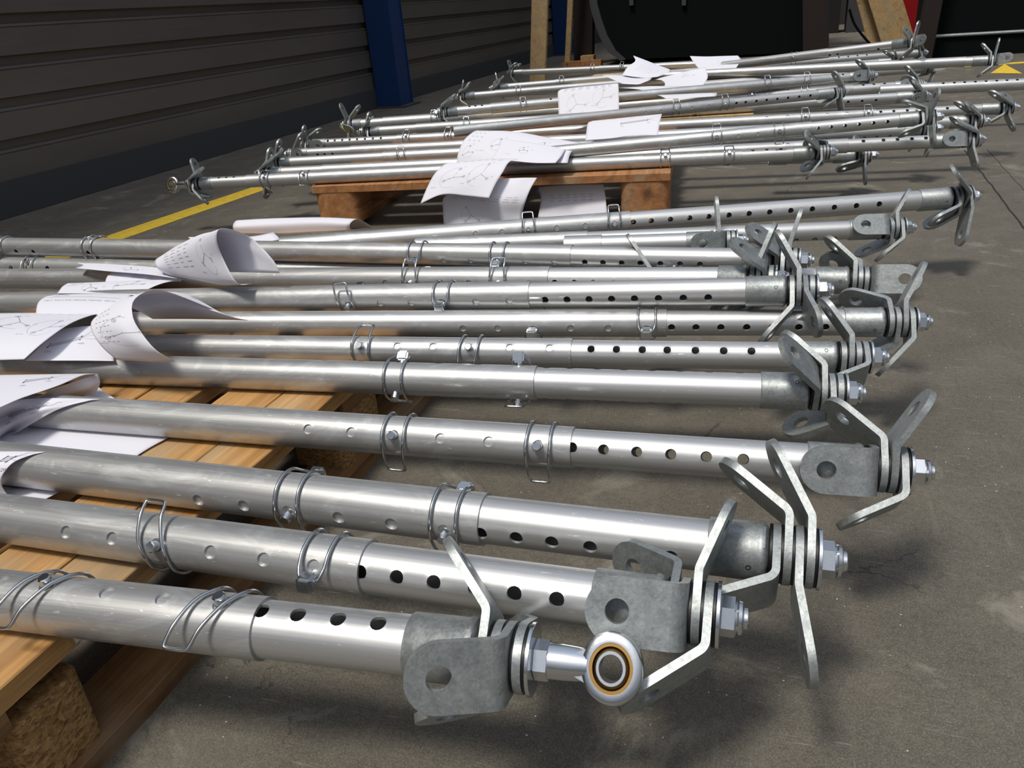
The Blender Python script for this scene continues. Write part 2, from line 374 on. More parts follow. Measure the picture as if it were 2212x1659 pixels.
def nut_mesh():
    V, F = [], []; rr = .0150
    prof = [(0, .0142, 1), (.001, rr, 1), (.0105, rr, 1), (.0118, .0134, .6), (.0135, .0128, 0), (.0160, .0122, 0), (.0172, .0098, 0), (.0174, .0080, 0), (.0200, .0078, 0), (.0208, .0068, 0)]
    n = 36
    for x, r, hx in prof:
        for i in range(n):
            a = 2*math.pi*i/n; hf = math.cos(R(30))/math.cos(((a) % R(60))-R(30)); q = r*(hx*hf+(1-hx)*math.cos(R(30))) if hx else r
            V.append((x, -math.sin(a)*q, math.cos(a)*q))
    for k in range(len(prof)-1):
        for i in range(n): j = (i+1) % n; F.append((k*n+i, k*n+j, (k+1)*n+j, (k+1)*n+i))
    F.append(tuple(range(n))); F.append(tuple(reversed([(len(prof)-1)*n+i for i in range(n)])))
    me = mesh('nut', V, F); me.materials.append(M['zinc']); bm = bmesh.new(); bm.from_mesh(me); bmesh.ops.recalc_face_normals(bm, faces=bm.faces); bm.to_mesh(me); bm.free()
    for p in me.polygons: p.use_smooth = True
    me.set_sharp_from_angle(angle=R(25)); return me
ME['nut'] = nut_mesh()
def pin_mesh(Rr):
    bm = bmesh.new()
    V, F = lathe([(-Rr-.004, .0053), (Rr+.0078, .0053), (Rr+.0088, .0044)], 20)
    V = [(-y, 0+0*x, x) if False else (y, z, x) for x, y, z in V]      # axis -> Z (tip at +Z)
    vv = [bm.verts.new(v) for v in V]
    for f in F: bm.faces.new([vv[i] for i in f])
    box_bm(bm, -.0078, .0078, -.0078, .0078, -Rr-.018, -Rr-.003, bev=.0026)
    me = from_bm('safety_pin', bm); me.materials.append(M['zinc'])
    for p in me.polygons: p.use_smooth = True
    me.set_sharp_from_angle(angle=R(35)); return me
def wire_mesh(Rr, side, skew, ext):
    """strands from the head (angle 180) round the tube past the tip (0) to a closed loop; side=+1 comes over the negative-angle side"""
    S = [(180, .0055, .010), (172, .0095, .0095), (158, .0122, .0055), (130, .0128, .0035), (95, .0128, .003), (60, .0128, .003), (30, .0130, .003), (5, .0135, .0035), (-18, .0132, .005), (-.72*ext, .0118, .0105), (-ext, .0112, .0155)]
    def pt(a, x, d):
        q = -R(a)*side; r = Rr+d; return Vector((x+skew*max(0, 25-a)/(ext+25)-skew*.25*min(1, max(0, a)/90), math.sin(q)*r, math.cos(q)*r))
    L = [pt(a, x, d) for a, x, d in S]; Q = [pt(a, -x, d) for a, x, d in S][::-1]
    mid = [pt(-ext-4, .0085, .0172), pt(-ext-4.5, 0, .0175), pt(-ext-4, -.0085, .0172)]
    V, F = sweep(cr_pts(L+mid+Q, 4), .00165, 8); me = mesh('wire_clip', V, F); me.materials.append(M['wire'])
    for p in me.polygons: p.use_smooth = True
    return me
PINM = {}; WIRM = {}

ROOTS = []
def tube(label, A, B, wid, zc=None, tilt=None, outer=None, inn_r=None, inn_l=None, hf=0.0, h_out=(), h_in=(), h_inl=(), pins=(),
         sockR=None, sockL=None, stackR=(), stackL=(), eyeR=False, eyeL=False, Dk=None, name='telescopic_brace', tape=()):
    """A,B: picture points on the tube axis; wid: (x, apparent width) of the outer tube or ('D', metres)"""
    if wid[0] == 'D': D = wid[1]
    else:
        z0 = zc if zc else .169; a = at(*A, z0); b = at(*B, z0); u = (b-a).normalized()
        n = rgt*FPX-fwd*(wid[0]-CX); s = -n.dot(a-ORG)/n.dot(u); P = a+u*s; D = wid[1]/FPX*(P-ORG).dot(fwd)
    D = max(.040, min(.051, D))
    Ro = D/2; Ri = Ro*.905
    zA = zB = (.1445+Ro if zc is None else zc)
    if tilt: zA, zB = tilt
    a = at(*A, zA); b = at(*B, zB); u = (b-a).normalized(); ez = (Vector((0, 0, 1))-u*u.z).normalized(); ey = ez.cross(u)
    mw = Matrix((u, ey, ez)).transposed().to_4x4(); mw.translation = a
    root = empty(name, mw); tag(root, label, 'tube', 'aluminium telescopic braces laid across the pallets')
    L = (b-a).length
    def S(px):
        n = rgt*FPX-fwd*(px-CX); return -n.dot(a-ORG)/n.dot(u)
    def camphi(s, frac):
        P = a+u*s; d = (ORG-P); d -= u*d.dot(u); d.normalize(); ph = math.atan2(-d.dot(ey), d.dot(ez)); return ph+math.asin(max(-1, min(1, frac)))
    sm = L*.5
    outs = ((S(outer[0])-(.5 if outer[0] < 0 and len(ROOTS) < 4 else 0)) if outer and outer[0] is not None else 0, S(outer[1]) if outer and outer[1] is not None else L)
    pinS = [S(p[0]) for p in pins]
    midh = S((h_out[len(h_out)//2]) if h_out else (A[0]+B[0])/2) if (h_out or True) else sm
    phi = camphi(midh, hf)
    hl = [S(x) for x in h_out]+pinS
    k = Ro/.024; rh = .0062*k
    link('outer_tube', tube_mesh(outs[0], outs[1], Ro, .0028*k, hl, phi, rh), M['alu'], root)
    ends = []
    inl = min([outs[1]-.06]+[h-.03 for h in hl if outs[1]-h < .75]); inl = max(inl, outs[0]+.004)
    if sockR:
        s0, s1 = S(sockR[0]), S(sockR[1])
        link('inner_tube', tube_mesh(inl, s0+.012, Ri, .0025, [S(x) for x in h_in], phi, rh*.98), M['alu_in'], root)
        ends.append((s0, s1, 1, stackR, eyeR))
    elif h_in or inn_r:
        link('inner_tube', tube_mesh(inl, S(inn_r), Ri, .0025, [S(x) for x in h_in], phi, rh*.98), M['alu_in'], root)
    if sockL:
        s0, s1 = S(sockL[0]), S(sockL[1])
        link('inner_tube', tube_mesh(s0-.012, outs[0]+.06, Ri, .0025, [S(x) for x in h_inl], phi, rh*.98), M['alu_in'], root)
        ends.append((s0, s1, -1, stackL, eyeL))
    for s0, s1, dr, stack, eye in ends:
        ln = abs(s1-s0); ln = max(.045, min(.075, ln)); s1 = s0+dr*ln
        Rs = Ri+.0022*k
        prof = [(0, Ri+.0002), (.0004, Rs-.0004), (.001, Rs), (ln-.010, Rs), (ln-.0085, Rs+.0007), (ln-.006, Rs+.0009), (ln-.0035, Rs+.0001), (ln-.001, Rs-.0035), (ln, Rs-.006)]
        if dr < 0: prof = [(-x, r) for x, r in prof]
        V, F = lathe(prof, 40)
        rn = random.Random(len(ROOTS)+dr)
        V = [Vector(v) for v in V]
        for i, v in enumerate(V):
            ring = i//40
            if 4 <= ring <= 7:      # weld bead ripples
                f = 1+.028*math.sin(i % 40*2*math.pi/40*17+ring*1.3)+rn.uniform(-.008, .008); v.y *= f; v.z *= f
        me = mesh('end_socket', V, F); bm = bmesh.new(); bm.from_mesh(me); bmesh.ops.recalc_face_normals(bm, faces=bm.faces); bm.to_mesh(me); bm.free()
        so_ = link('end_socket', me, M['galv'], root); so_.location = (s0, 0, 0)
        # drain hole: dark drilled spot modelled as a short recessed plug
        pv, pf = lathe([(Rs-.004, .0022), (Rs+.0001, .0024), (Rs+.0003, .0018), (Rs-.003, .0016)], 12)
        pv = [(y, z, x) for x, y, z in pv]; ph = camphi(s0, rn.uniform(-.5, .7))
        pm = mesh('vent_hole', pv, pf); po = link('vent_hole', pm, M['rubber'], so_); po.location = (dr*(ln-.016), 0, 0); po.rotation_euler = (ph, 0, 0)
        x = s1; nb = len(stack)
        for i, br in enumerate(stack):
            sp_ = inst('spacer', ME['spacer'], root); sp_.location = (x+dr*.0013, 0, 0); sp_.scale = (.85, k, k); x += dr*.0026
            if br is not None:
                ph, be = br[0], br[1]; L2 = br[2] if len(br) > 2 else .058
                bo = inst('bracket', get_bracket(be, L2, br[3] if len(br) > 3 else .031), root); bo.location = (x+dr*.0032, 0, 0); bo.rotation_euler = (R(ph)+camphi(x, 0)-math.pi/2, 0, 0); bo.scale = (1, k, k)
            x += dr*.0064
        sp_ = inst('spacer', ME['spacer'], root); sp_.location = (x+dr*.0013, 0, 0); sp_.scale = (.85, k, k); x += dr*.0026
        wa = inst('end_washer', ME['washer'], root); wa.location = (x+dr*.0016, 0, 0); wa.scale = (1, k, k); x += dr*.003
        if eye:
            re_ = rod_end(root); re_.location = (x, 0, 0); re_.scale = (dr*1.06, 1.15, 1.2)
            re_.rotation_euler = (eye if isinstance(eye, float) else 0, 0, 0)
        else:
            nu = inst('lock_nut', ME['nut'], root); nu.location = (x, 0, 0); nu.scale = (dr*1.02, k, k); nu.rotation_euler = (rn.uniform(0, 1), 0, 0)
    for p, s in zip(pins, pinS):
        frac, side, skew = p[1], p[2], (p[3] if len(p) > 3 else 0); ext = p[4] if len(p) > 4 else 68; flip = p[5] if len(p) > 5 else False
        kr = round(Ro, 4)
        if kr not in PINM: PINM[kr] = pin_mesh(Ro)
        pi_ = inst('safety_pin', PINM[kr], root); pi_.location = (s, 0, 0); ph = camphi(s, frac)
        if flip: ph += math.pi
        pi_.rotation_euler = (ph, 0, 0)
        kw = (kr, side, skew, ext)
        if kw not in WIRM: WIRM[kw] = wire_mesh(Ro, side, skew, ext)
        inst('wire_clip', WIRM[kw], pi_)
    for px in tape:
        V, F = lathe([(0, Ro+.0003), (.028, Ro+.0003)], 40); F = F[:-2]
        to = link('clear_tape', mesh('clear_tape', V, F), M['tape'], root); to.location = (S(px), 0, 0)
    ROOTS.append((label, a, a+u*L, Ro)); return root

def rod_end(parent):
    bm = bmesh.new()
    def add(V, F):
        vv = [bm.verts.new(v) for v in V]
        for f in F: bm.faces.new([vv[i] for i in f])
    # hex collar then tapering neck
    V, F = lathe([(0, .0112), (.001, .0125), (.010, .0125), (.0115, .0105)], 6); add(V, F)
    V, F = lathe([(.0105, .0112), (.020, .0112), (.030, .0106), (.038, .0098)], 24); add(V, F)
    # eye: ring with axis along -Y, centre at x=.068
    cx, ro, ri = .0545, .0215, .0150; n = 44; pr = [(ro-.0035, -.0090), (ro-.0012, -.0080), (ro, -.0058), (ro, .0058), (ro-.0012, .0080), (ro-.0035, .0090), (ri, .0090), (ri, -.0090)]
    V = []; F = []
    for i in range(n):
        a = 2*math.pi*i/n
        for r, y in pr: V.append((cx+r*math.cos(a), y, r*math.sin(a)))
    mI = len(pr)
    for i in range(n):
        j = (i+1) % n
        for q in range(mI): q2 = (q+1) % mI; F.append((i*mI+q, i*mI+q2, j*mI+q2, j*mI+q))
    add(V, F)
    # shoulders blending neck to eye
    V = [(.030, -.0080, -.0070), (.030, -.0080, .0070), (.030, .0080, .0070), (.030, .0080, -.0070),
         (.0425, -.0080, -.0120), (.0425, -.0080, .0120), (.0425, .0080, .0120), (.0425, .0080, -.0120), (.0385, -.0080, 0), (.0385, .0080, 0)]
    F = [(0, 3, 2, 1), (0, 1, 5, 8, 4), (3, 7, 9, 6, 2), (1, 2, 6, 5), (0, 4, 7, 3), (4, 8, 9, 7), (8, 5, 6, 9)]
    add(V, F)
    o = link('rod_end', from_bm('rod_end', bm), M['zinc'], parent, 35)
    def ring(nm, ro, ri, h, m):
        V = []; F = []; pr = [(ro, -h), (ro, h), (ri, h), (ri, -h)]
        for i in range(n):
            a = 2*math.pi*i/n
            for r, y in pr: V.append((cx+r*math.cos(a), y, r*math.sin(a)))
        for i in range(n):
            j = (i+1) % n
            for q in range(4): q2 = (q+1) % 4; F.append((i*4+q, i*4+q2, j*4+q2, j*4+q))
        b2 = bmesh.new(); vv = [b2.verts.new(v) for v in V]
        for f in F: b2.faces.new([vv[k] for k in f])
        return link(nm, from_bm(nm, b2), m, o, 35)
    tag(ring('bearing_liner', .0151, .0128, .0084, M['brass']), 'bronze coloured liner ring')
    # ball with bore
    b2 = bmesh.new(); pr = []; 
    for q in range(-6, 7): y = .0095*q/6; pr.append((math.sqrt(.0131**2-y*y*.78), y))
    pr = pr+[(.0082, .0095), (.0082, -.0095)]; mI = len(pr); V = []; F = []
    for i in range(n):
        a = 2*math.pi*i/n
        for r, y in pr: V.append((cx+r*math.cos(a), y, r*math.sin(a)))
    for i in range(n):
        j = (i+1) % n
        for q in range(mI): q2 = (q+1) % mI; F.append((i*mI+q, i*mI+q2, j*mI+q2, j*mI+q))
    vv = [b2.verts.new(v) for v in V]
    for f in F: b2.faces.new([vv[k] for k in f])
    link('pivot_ball', from_bm('pivot_ball', b2), M['zinc'], o, 35)
    return o
# ------------------------------------------------------------------ setting
def plane(name, x0, x1, y0, y1, z, m): return link(name, mesh(name, [(x0, y0, z), (x1, y0, z), (x1, y1, z), (x0, y1, z)], [(0, 1, 2, 3)]), m, None, 0)
tag(plane('floor', -4, 14, -6, 16, 0, M['floor']), kind='structure')
# ribbed cladding wall along the left (x = -3), profile repeated every 152 mm
WX = -3.0
def clad():
    V, F = [], []; zs = []
    z = .141; pr = [(0, -.003)]
    pts = [(WX, z)]
    while z < 4.3:
        pts += [(WX, z+.040), (WX+.001, z+.095), (WX-.003, z+.097), (WX-.003, z+.099), (WX+.001, z+.101), (WX, z+.108+.002), (WX-.026, z+.114), (WX-.026, z+.144), (WX+.002, z+.1495), (WX+.002, z+.1525)]
        z += .1525
    for x, zz in pts: V += [(x, -4, zz), (x, 15, zz)]
    for i in range(len(pts)-1): F.append((2*i, 2*i+1, 2*i+3, 2*i+2))
    return mesh('wall_left', V, F)
wl = link('wall_left', clad(), M['wall'], None, 20); tag(wl, kind='structure')
tag(box('baseboard_left', (WX-.04, WX+.012, -4, 15, 0, .141), M['kick']), kind='structure')
bk = box('wall_back', (-4, 14, 13.6, 13.8, 0, 4.3), M['backwall']); tag(bk, kind='structure')
# steel columns in front of the cladding
def column(x0, x1, y0, y1, label):
    cx, cy = (x0+x1)/2, (y0+y1)/2
    mw = Matrix.Translation((cx, cy, 0)); r = empty('steel_column', mw); tag(r, label, 'column', None)
    hx, hy = (x1-x0)/2, (y1-y0)/2
    box('flange', (-hx, hx, -hy, -hy+.012, 0.012, 4.2), M['blue'], r); box('flange', (-hx, hx, hy-.012, hy, 0.012, 4.2), M['blue'], r)
    box('web', (hx-.02, hx-.008, -hy+.012, hy-.012, 0.012, 4.2), M['blue'], r)
    box('base_plate', (-hx-.0, hx+.05, -hy-.03, hy+.03, 0, .012), M['kick'], r)
    return r
column(-2.985, -2.79, 5.62, 5.84, 'blue painted steel column standing against the dark ribbed wall')
column(-2.985, -2.79, 10.6, 10.85, 'blue column far back, seen between the two upright timber boards')
# yellow floor lines
def strip_pts(name, pts, wd, z, m, h=.0008):
    V, F = [], []
    for i, p in enumerate(pts):
        p = Vector(p[:2]); q = Vector(pts[min(i+1, len(pts)-1)][:2])-Vector(pts[max(i-1, 0)][:2]); q.normalize(); nn = Vector((-q.y, q.x))*wd/2
        V += [(p.x-nn.x, p.y-nn.y, z), (p.x+nn.x, p.y+nn.y, z), (p.x+nn.x, p.y+nn.y, z+h), (p.x-nn.x, p.y-nn.y, z+h)]
    for i in range(len(pts)-1):
        for k in range(4): k2 = (k+1) % 4; F.append((4*i+k, 4*i+k2, 4*i+4+k2, 4*i+4+k))
    F += [(0, 1, 2, 3), tuple(4*(len(pts)-1)+k for k in (3, 2, 1, 0))]
    bm = bmesh.new(); vv = [bm.verts.new(v) for v in V]; [bm.faces.new([vv[k] for k in f]) for f in F]; return link(name, from_bm(name, bm), m, None, 0)
p0 = at(252, 512, 0); p1 = at(548, 411, 0); d = (p1-p0).normalized()
tag(strip_pts('floor_marking_tape', [p0-d*.8, p0, p1, p1+d*2.4], .105, .0004, M['yellow']), 'yellow floor line running back along the ribbed wall', 'floor marking')
a = at(2135, 140, 0); b = at(2212, 135, 0); dd = (b-a).normalized()
tag(strip_pts('floor_marking_tape', [a-dd*.3, b+dd*3], .10, .0004, M['yellow']), 'yellow floor line crossing in front of the right-hand black tank', 'floor marking')
tri = [at(2140, 158, 0), at(2170, 139, 0), at(2208, 159, 0)]
V = [(p.x, p.y, .0006) for p in tri]+[(p.x, p.y, .0016) for p in tri]
tag(link('floor_marking_patch', mesh('patch', V, [(3, 4, 5), (2, 1, 0), (0, 1, 4, 3), (1, 2, 5, 4), (2, 0, 3, 5)]), M['yellow'], None, 0), 'yellow triangular floor patch beside the far brace tip', 'floor marking')
# expansion joints cut in the slab
def jline(pp, wd, nm='trim_1'):
    o = strip_pts(nm, pp, wd, .0001, M['joint'], .0004); tag(o, kind='structure')
j0 = at(2096, 341, 0); j1 = at(2150, 415, 0); j2 = at(2212, 494, 0); dj = (j2-j0).normalized()
rj = random.Random(3); base = [j0-dj*.15+dj*(.06*i)+Vector((rj.uniform(-.002, .002), 0, 0)) for i in range(60)]
jline(base, .005); jline([p+Vector((.075, 0, 0)) for p in base], .0018, 'trim_2')

# ------------------------------------------------------------------ pallets
def block_mesh(hx, hy, h, rc):
    bm = bmesh.new(); pts = []
    for sx, sy, a0 in ((1, 1, 0), (-1, 1, 90), (-1, -1, 180), (1, -1, 270)):
        for k in range(5): a = R(a0+22.5*k); pts.append((sx*(hx-rc)+math.cos(a)*rc, sy*(hy-rc)+math.sin(a)*rc))
    V = [(x, y, 0) for x, y in pts]+[(x, y, h) for x, y in pts]; n = len(pts)
    F = [tuple(reversed(range(n))), tuple(range(n, 2*n))]+[(i, (i+1) % n, n+(i+1) % n, n+i) for i in range(n)]
    return mesh('block', V, F)
def rough_board(name, b, m, parent, long_axis, seed):
    """sawn board: slightly wavy edges"""
    x0, x1, y0, y1, z0, z1 = b; rn = random.Random(seed); n = 26; V, F = [], []
    ws = [[rn.uniform(-.0009, .0009) for _ in range(n+1)] for _ in range(4)]
    for i in range(n+1):
        t = i/n; c = .0012
        if long_axis == 'y': y = y0+(y1-y0)*t; lo, hi = x0+ws[0][i], x1+ws[1][i]
        else: y = x0+(x1-x0)*t; lo, hi = y0+ws[0][i], y1+ws[1][i]
        ring = [(lo, z0), (hi, z0), (hi, z1-c+ws[2][i]*.3), (hi-c, z1), (lo+c, z1), (lo, z1-c)]
        V += [(a_, y, z) if long_axis == 'y' else (y, a_, z) for a_, z in ring]
    for i in range(n):
        for k in range(6): k2 = (k+1) % 6; F.append((6*i+k, 6*i+k2, 6*i+6+k2, 6*i+6+k))
    F += [tuple(range(6)), tuple(6*n+k for k in (5, 4, 3, 2, 1, 0))]
    bm = bmesh.new(); vv = [bm.verts.new(v) for v in V]; [bm.faces.new([vv[k] for k in f]) for f in F]; return link(name, from_bm(name, bm), m, parent, 30)
def pallet1():
    r = empty('wooden_pallet', Matrix.Translation((-.58, .2, 0))); tag(r, 'sunlit wooden pallet at bottom left under the nearest aluminium braces', 'pallet', 'wooden pallets on the floor')
    Y0, Y1 = 0.0, 1.42
    sx = [(-.078, 0), (-.165, -.081), (-.291, -.208), (-.378, -.297), (-.50, -.422), (-.587, -.505), (-.71, -.63), (-.80, -.715)]
    for i, (a_, b_) in enumerate(sx): rough_board('deck_board', (a_, b_, Y0, Y1, .122, .144), M['wood'], r, 'y', i+1)
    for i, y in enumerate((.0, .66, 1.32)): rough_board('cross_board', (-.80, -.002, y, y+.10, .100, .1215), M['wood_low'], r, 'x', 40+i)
    for x in (-.045, -.40, -.755):
        for y in (.115, .70, 1.34):
            bo = link('block', block_mesh(.045, .037 if y < .2 else .06, .0775, .014), M['chip'], r, 40); bo.location = (x, y if y > .2 else .135, .0222)
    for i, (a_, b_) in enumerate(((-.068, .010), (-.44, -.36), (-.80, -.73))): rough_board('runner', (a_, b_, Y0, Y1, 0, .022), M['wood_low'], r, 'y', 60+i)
    return r
pallet1()
def pallet2():
    c = at(672, 403, .144); e = at(1448, 373, .144); u = (e-c); u.z = 0; L = u.length; u.normalize()
    mw = Matrix.Rotation(math.atan2(u.y, u.x), 4, 'Z'); mw.translation = (c.x, c.y, 0)
    r = empty('wooden_pallet', mw); tag(r, 'reddish pine pallet behind, carrying the second heap of braces', 'pallet', 'wooden pallets on the floor')
    W = .80
    for i, (a_, b_) in enumerate(((0, .12), (.165, .265), (.305, .42), (.46, .56), (.60, .68), (.69, .80))): rough_board('deck_board', (0, L, a_, b_, .122, .144), M['wood2'], r, 'x', 80+i)
    for i, x in enumerate((0, (L-.12)/2, L-.12)):
        rough_board('cross_board', (x+.004, x+.116, .15, W, .100, .1215), M['wood2'], r, 'y', 90+i)
        rough_board('runner', (x+.01, x+.11, .004, W, 0, .022), M['wood2'], r, 'y', 95+i)
        for y in (.072, .4, .735):
            hx = .0725 if y < .1 else .055; xc = min(max(x+.06, .0735), L-.0735)
            bo = link('block', block_mesh(hx, hx if y < .1 else .055, .0992 if y < .1 else .0775, .03), M['wood2'], r, 40); bo.location = (xc, y+.002, .0222)
pallet2()
def far_pallet(x0, y0, L, W, ang, label, seed):
    mw = Matrix.Rotation(R(ang), 4, 'Z'); mw.translation = (x0, y0, 0); r = empty('wooden_pallet', mw); tag(r, label, 'pallet', 'wooden pallets on the floor')
    for i, (a_, b_) in enumerate(((0, .12), (.17, .27), (.34, .46), (.53, .63), (.68, .80))): rough_board('deck_board', (0, L, a_*W/.8, b_*W/.8, .122, .144), M['plank'], r, 'x', seed+i)
    for i, x in enumerate((0, (L-.12)/2, L-.12)):
        rough_board('cross_board', (x+.004, x+.116, .0, W, .100, .1215), M['plank'], r, 'y', seed+10+i)
        rough_board('runner', (x+.01, x+.11, .004, W, 0, .022), M['plank'], r, 'y', seed+15+i)
        for y in (.065, W/2, W-.065):
            bo = link('block', block_mesh(.055, .055, .0775, .022), M['chip'], r, 40); bo.location = (x+.06, y, .0222)
far_pallet(-1.35, 3.35, 1.2, 1.0, 6, 'paler wooden pallet deeper back, its boards glimpsed between rear braces', 300)
far_pallet(-1.30, 4.75, 1.2, 1.0, 2, 'last wooden pallet before the black tank, under the rearmost braces', 340)

# ------------------------------------------------------------------ background machinery
def extrude_y(name, poly, y0, y1, m, parent=None, sm=40):
    n = len(poly); V = [(x, y0, z) for x, z in poly]+[(x, y1, z) for x, z in poly]
    F = [tuple(range(n)), tuple(reversed(range(n, 2*n)))]+[(i, n+i, n+(i+1) % n, (i+1) % n) for i in range(n)]
    bm = bmesh.new(); vv = [bm.verts.new(v) for v in V]; [bm.faces.new([vv[k] for k in f]) for f in F]
    return link(name, from_bm(name, bm), m, parent, sm)
YT = 8.45
lft = [aty(px, py, YT) for px, py in ((1292, 10), (1300, 40), (1312, 75), (1330, 108), (1352, 128))]
lp = [(p.x, max(p.z, .012)) for p in lft]; xl, xr = lp[0][0], aty(1738, 60, YT).x
up_ = [(xl-.02, lp[0][1]+.25), (xl+.02, 1.2), (xl+.2, 1.7), (xl+.5, 2.0)]
poly = [(xr, .012), (xr, 2.0)]+up_[::-1]+lp
tk = empty('black_tank', Matrix.Translation((0, YT, 0))); tag(tk, 'large black round-cornered tank behind the far heap of braces', 'tank')
extrude_y('shell', poly, 0, 1.3, M['black'], tk)
rim = [(x-.085, z-.0) for x, z in (up_[::-1]+lp)]
rp_ = (up_[::-1]+lp); q = rp_+[(x-(.075 if i < len(rp_)-1 else .05), z-.01) for i, (x, z) in list(enumerate(rp_))[::-1]]
extrude_y('rim', q, -.03, 1.32, M['rim'], tk)
for i, px in enumerate((1365, 1478)):
    p = aty(px, 12, YT); box('bracket_tab', (p.x-.02, p.x+.02, -.03, 0, p.z, p.z+.25), M['rim'], tk)
box('foot', (xl+.35, xr-.1, .1, 1.2, 0, .0121), M['brown'], tk)
Y2 = at(2100, 121, 0).y
t2 = empty('black_tank', Matrix.Translation((0, Y2, 0))); tag(t2, 'second black tank at the right edge, beyond the yellow floor line', 'tank')
x2 = aty(2022, 90, Y2).x; extrude_y('shell', [(x2, .0), (x2+3.2, .0), (x2+3.2, 2.0), (x2+.3, 2.0), (x2+.06, 1.7), (x2, 1.2)], 0, 1.4, M['black'], t2)
pa = aty(2022, 78, Y2); pb = aty(2300, 62, Y2); V, F = sweep([(pa.x, -.008, pa.z), (pb.x, -.008, pb.z)], .012, 8); link('edge_strip', mesh('edge_strip', V, F), M['galv'], t2)
def leaning(name, pA, pB, wd, th, Y, m, label, cat, dY=0.0):
    a_ = aty(*pA, Y); b_ = aty(*pB, Y+dY); u = (a_-b_); L = u.length; u.normalize(); b_ = Vector(b_)
    if b_.z > .01:
        s = b_.z/u.z*1.0; b_ = b_-u*(b_.z/u.z)
    else: b_ = b_+u*((0.002-b_.z)/u.z)
    L = 1.9; ex = (Vector((1, 0, 0))-u*u.x).normalized(); ey = u.cross(ex)
    mw = Matrix((ex, ey, u)).transposed().to_4x4(); mw.translation = b_+Vector((0, 0, .004))
    o = box(name, (-wd/2, wd/2, -th/2, th/2, 0, L), m, None, .003); o.matrix_world = mw
    tag(o, label, cat); return o
leaning('timber_board', (1167, 0), (1162, 178), .138, .045, 7.05, M['plank'], 'wide upright timber board between the blue column and black tank', 'timber', 0)
leaning('timber_board', (1233, 0), (1226, 143), .055, .05, 8.55, M['plank'], 'narrow upright timber batten left of the black tank', 'timber', 0)
leaning('steel_post', (1262, 0), (1262, 140), .20, .10, 8.75, M['brown'], 'dark brown upright plate beside the narrow timber batten', 'post')
leaning('steel_post', (1762, 0), (1762, 105), .22, .12, 8.3, M['brown'], 'dark brown post at the right side of the large black tank', 'post')
leaning('steel_post', (2016, 0), (1996, 105), .12, .09, Y2-.12, M['brown'], 'dark brown post leaning left against the second black tank', 'post')
leaning('red_steel_beam', (1975, 0), (1975, 88), .23, .12, 9.35, M['red'], 'red painted beam standing behind the pale leaning boards', 'beam')
leaning('timber_board', (1872, 0), (1897, 98), .17, .03, 9.0, M['plank'], 'pale leaning board, left one of the pair by the red beam', 'timber')
leaning('timber_board', (1912, 0), (1942, 98), .27, .03, 8.9, M['plank'], 'broad pale plywood sheet leaning in front of the red beam', 'timber')
p = aty(1290, 142, 8.5)
tag(box('timber_offcut', (p.x-.35, p.x+.05, 8.45, 8.55, 0.0, .06), M['wood2']), 'short timber offcut lying at the foot of the narrow batten', 'timber')
p = aty(1268, 128, 8.6); o = box('timber_offcut', (-.07, .07, -.05, .05, 0, .1), M['plank']); o.location = (p.x, 8.65, 0); tag(o, 'small wedge of wood by the black tank corner', 'timber')
# clutter seen through the gap right of the tank
g = aty(1812, 20, 11.5); gx = g.x
tag(box('timber_crate', (gx-.35, gx+.35, 11.5, 12.0, .40, .50), M['plank']), 'pale timber shelf piece in the gap right of the tank', 'timber')
tag(box('machine_box', (gx-.25, gx+.02, 11.5, 12.0, 0, .398), M['dark']), 'dark machine block under the pale shelf in the gap', 'machine')
tag(box('machine_box', (gx+.10, gx+.36, 11.4, 11.9, 0, .398), M['rim']), 'grey box under the pale shelf in the gap', 'box')
bm = bmesh.new(); bmesh.ops.create_icosphere(bm, subdivisions=3, radius=.16)
rr = random.Random(5)
for v in bm.verts: v.co *= rr.uniform(.82, 1.1); v.co.x *= .6
gc = link('green_rag', from_bm('rag', bm), M['green'], None, 60); pg = aty(1832, 8, 11.2); gc.location = (pg.x+.05, 11.55, .66); tag(gc, 'crumpled green cloth lying on the pale shelf in the gap', 'cloth')
# cable hanging by the boards
P = [aty(x, y, 8.75) for x, y in ((1835, 20), (1845, 50), (1862, 75), (1880, 95), (1892, 104))]; P.append(Vector((P[-1].x+.03, 8.75, .012)))
V, F = sweep(cr_pts(P, 6), .011, 8); tag(link('black_cable', mesh('cable', V, F), M['black']), 'black cable drooping in front of the pale leaning boards', 'cable')
# ------------------------------------------------------------------ near pallet, nearest brace first
tube('brace nearest the camera, its right end carrying a rod eye', (-60, 1286), (1035, 1410), (300, 129), outer=(-60, 575), hf=-.58,
     h_out=(32, 256, 375), h_in=(582, 660, 745, 830), pins=((128, -.62, -1, -.020, 66), (497, -.62, -1, -.020, 66)), sockR=(890, 1040),
     stackR=((354, -42, .062, .028), (174, -72, .05), (112, -66, .060), (280, -40)), eyeR=-.72, Dk='T1')
tube('second brace from the front, large lug facing forward at its end', (-60, 1110), (1435, 1313), (700, 119), outer=(-60, 800), hf=.22,
     h_out=(186, 283, 491, 603), h_in=(803, 880, 958, 1045, 1127, 1216), pins=((378, .25, 1, -.012, 66), (708, .55, 1, -.006, 66, True)), sockR=(1285, 1440),
     stackR=((305, -62), (100, -84, .066), (350, 20, .056, .028), (163, -52, .070)))
tube('third brace from the front, four lugs splayed up and down at its nut', (-60, 992), (1655, 1193), (700, 107), outer=(-60, 1050), hf=.6,
     h_out=(460, 556, 757, 868), h_in=(1055, 1130, 1205, 1286, 1370, 1455), pins=((650, .72, -1, 0, 66), (980, .72, -1, 0, 66)), sockR=(1530, 1660),
     stackR=((152, -66, .070), (350, -55, .066), (160, 12, .063), (344, -28, .074, .027)))
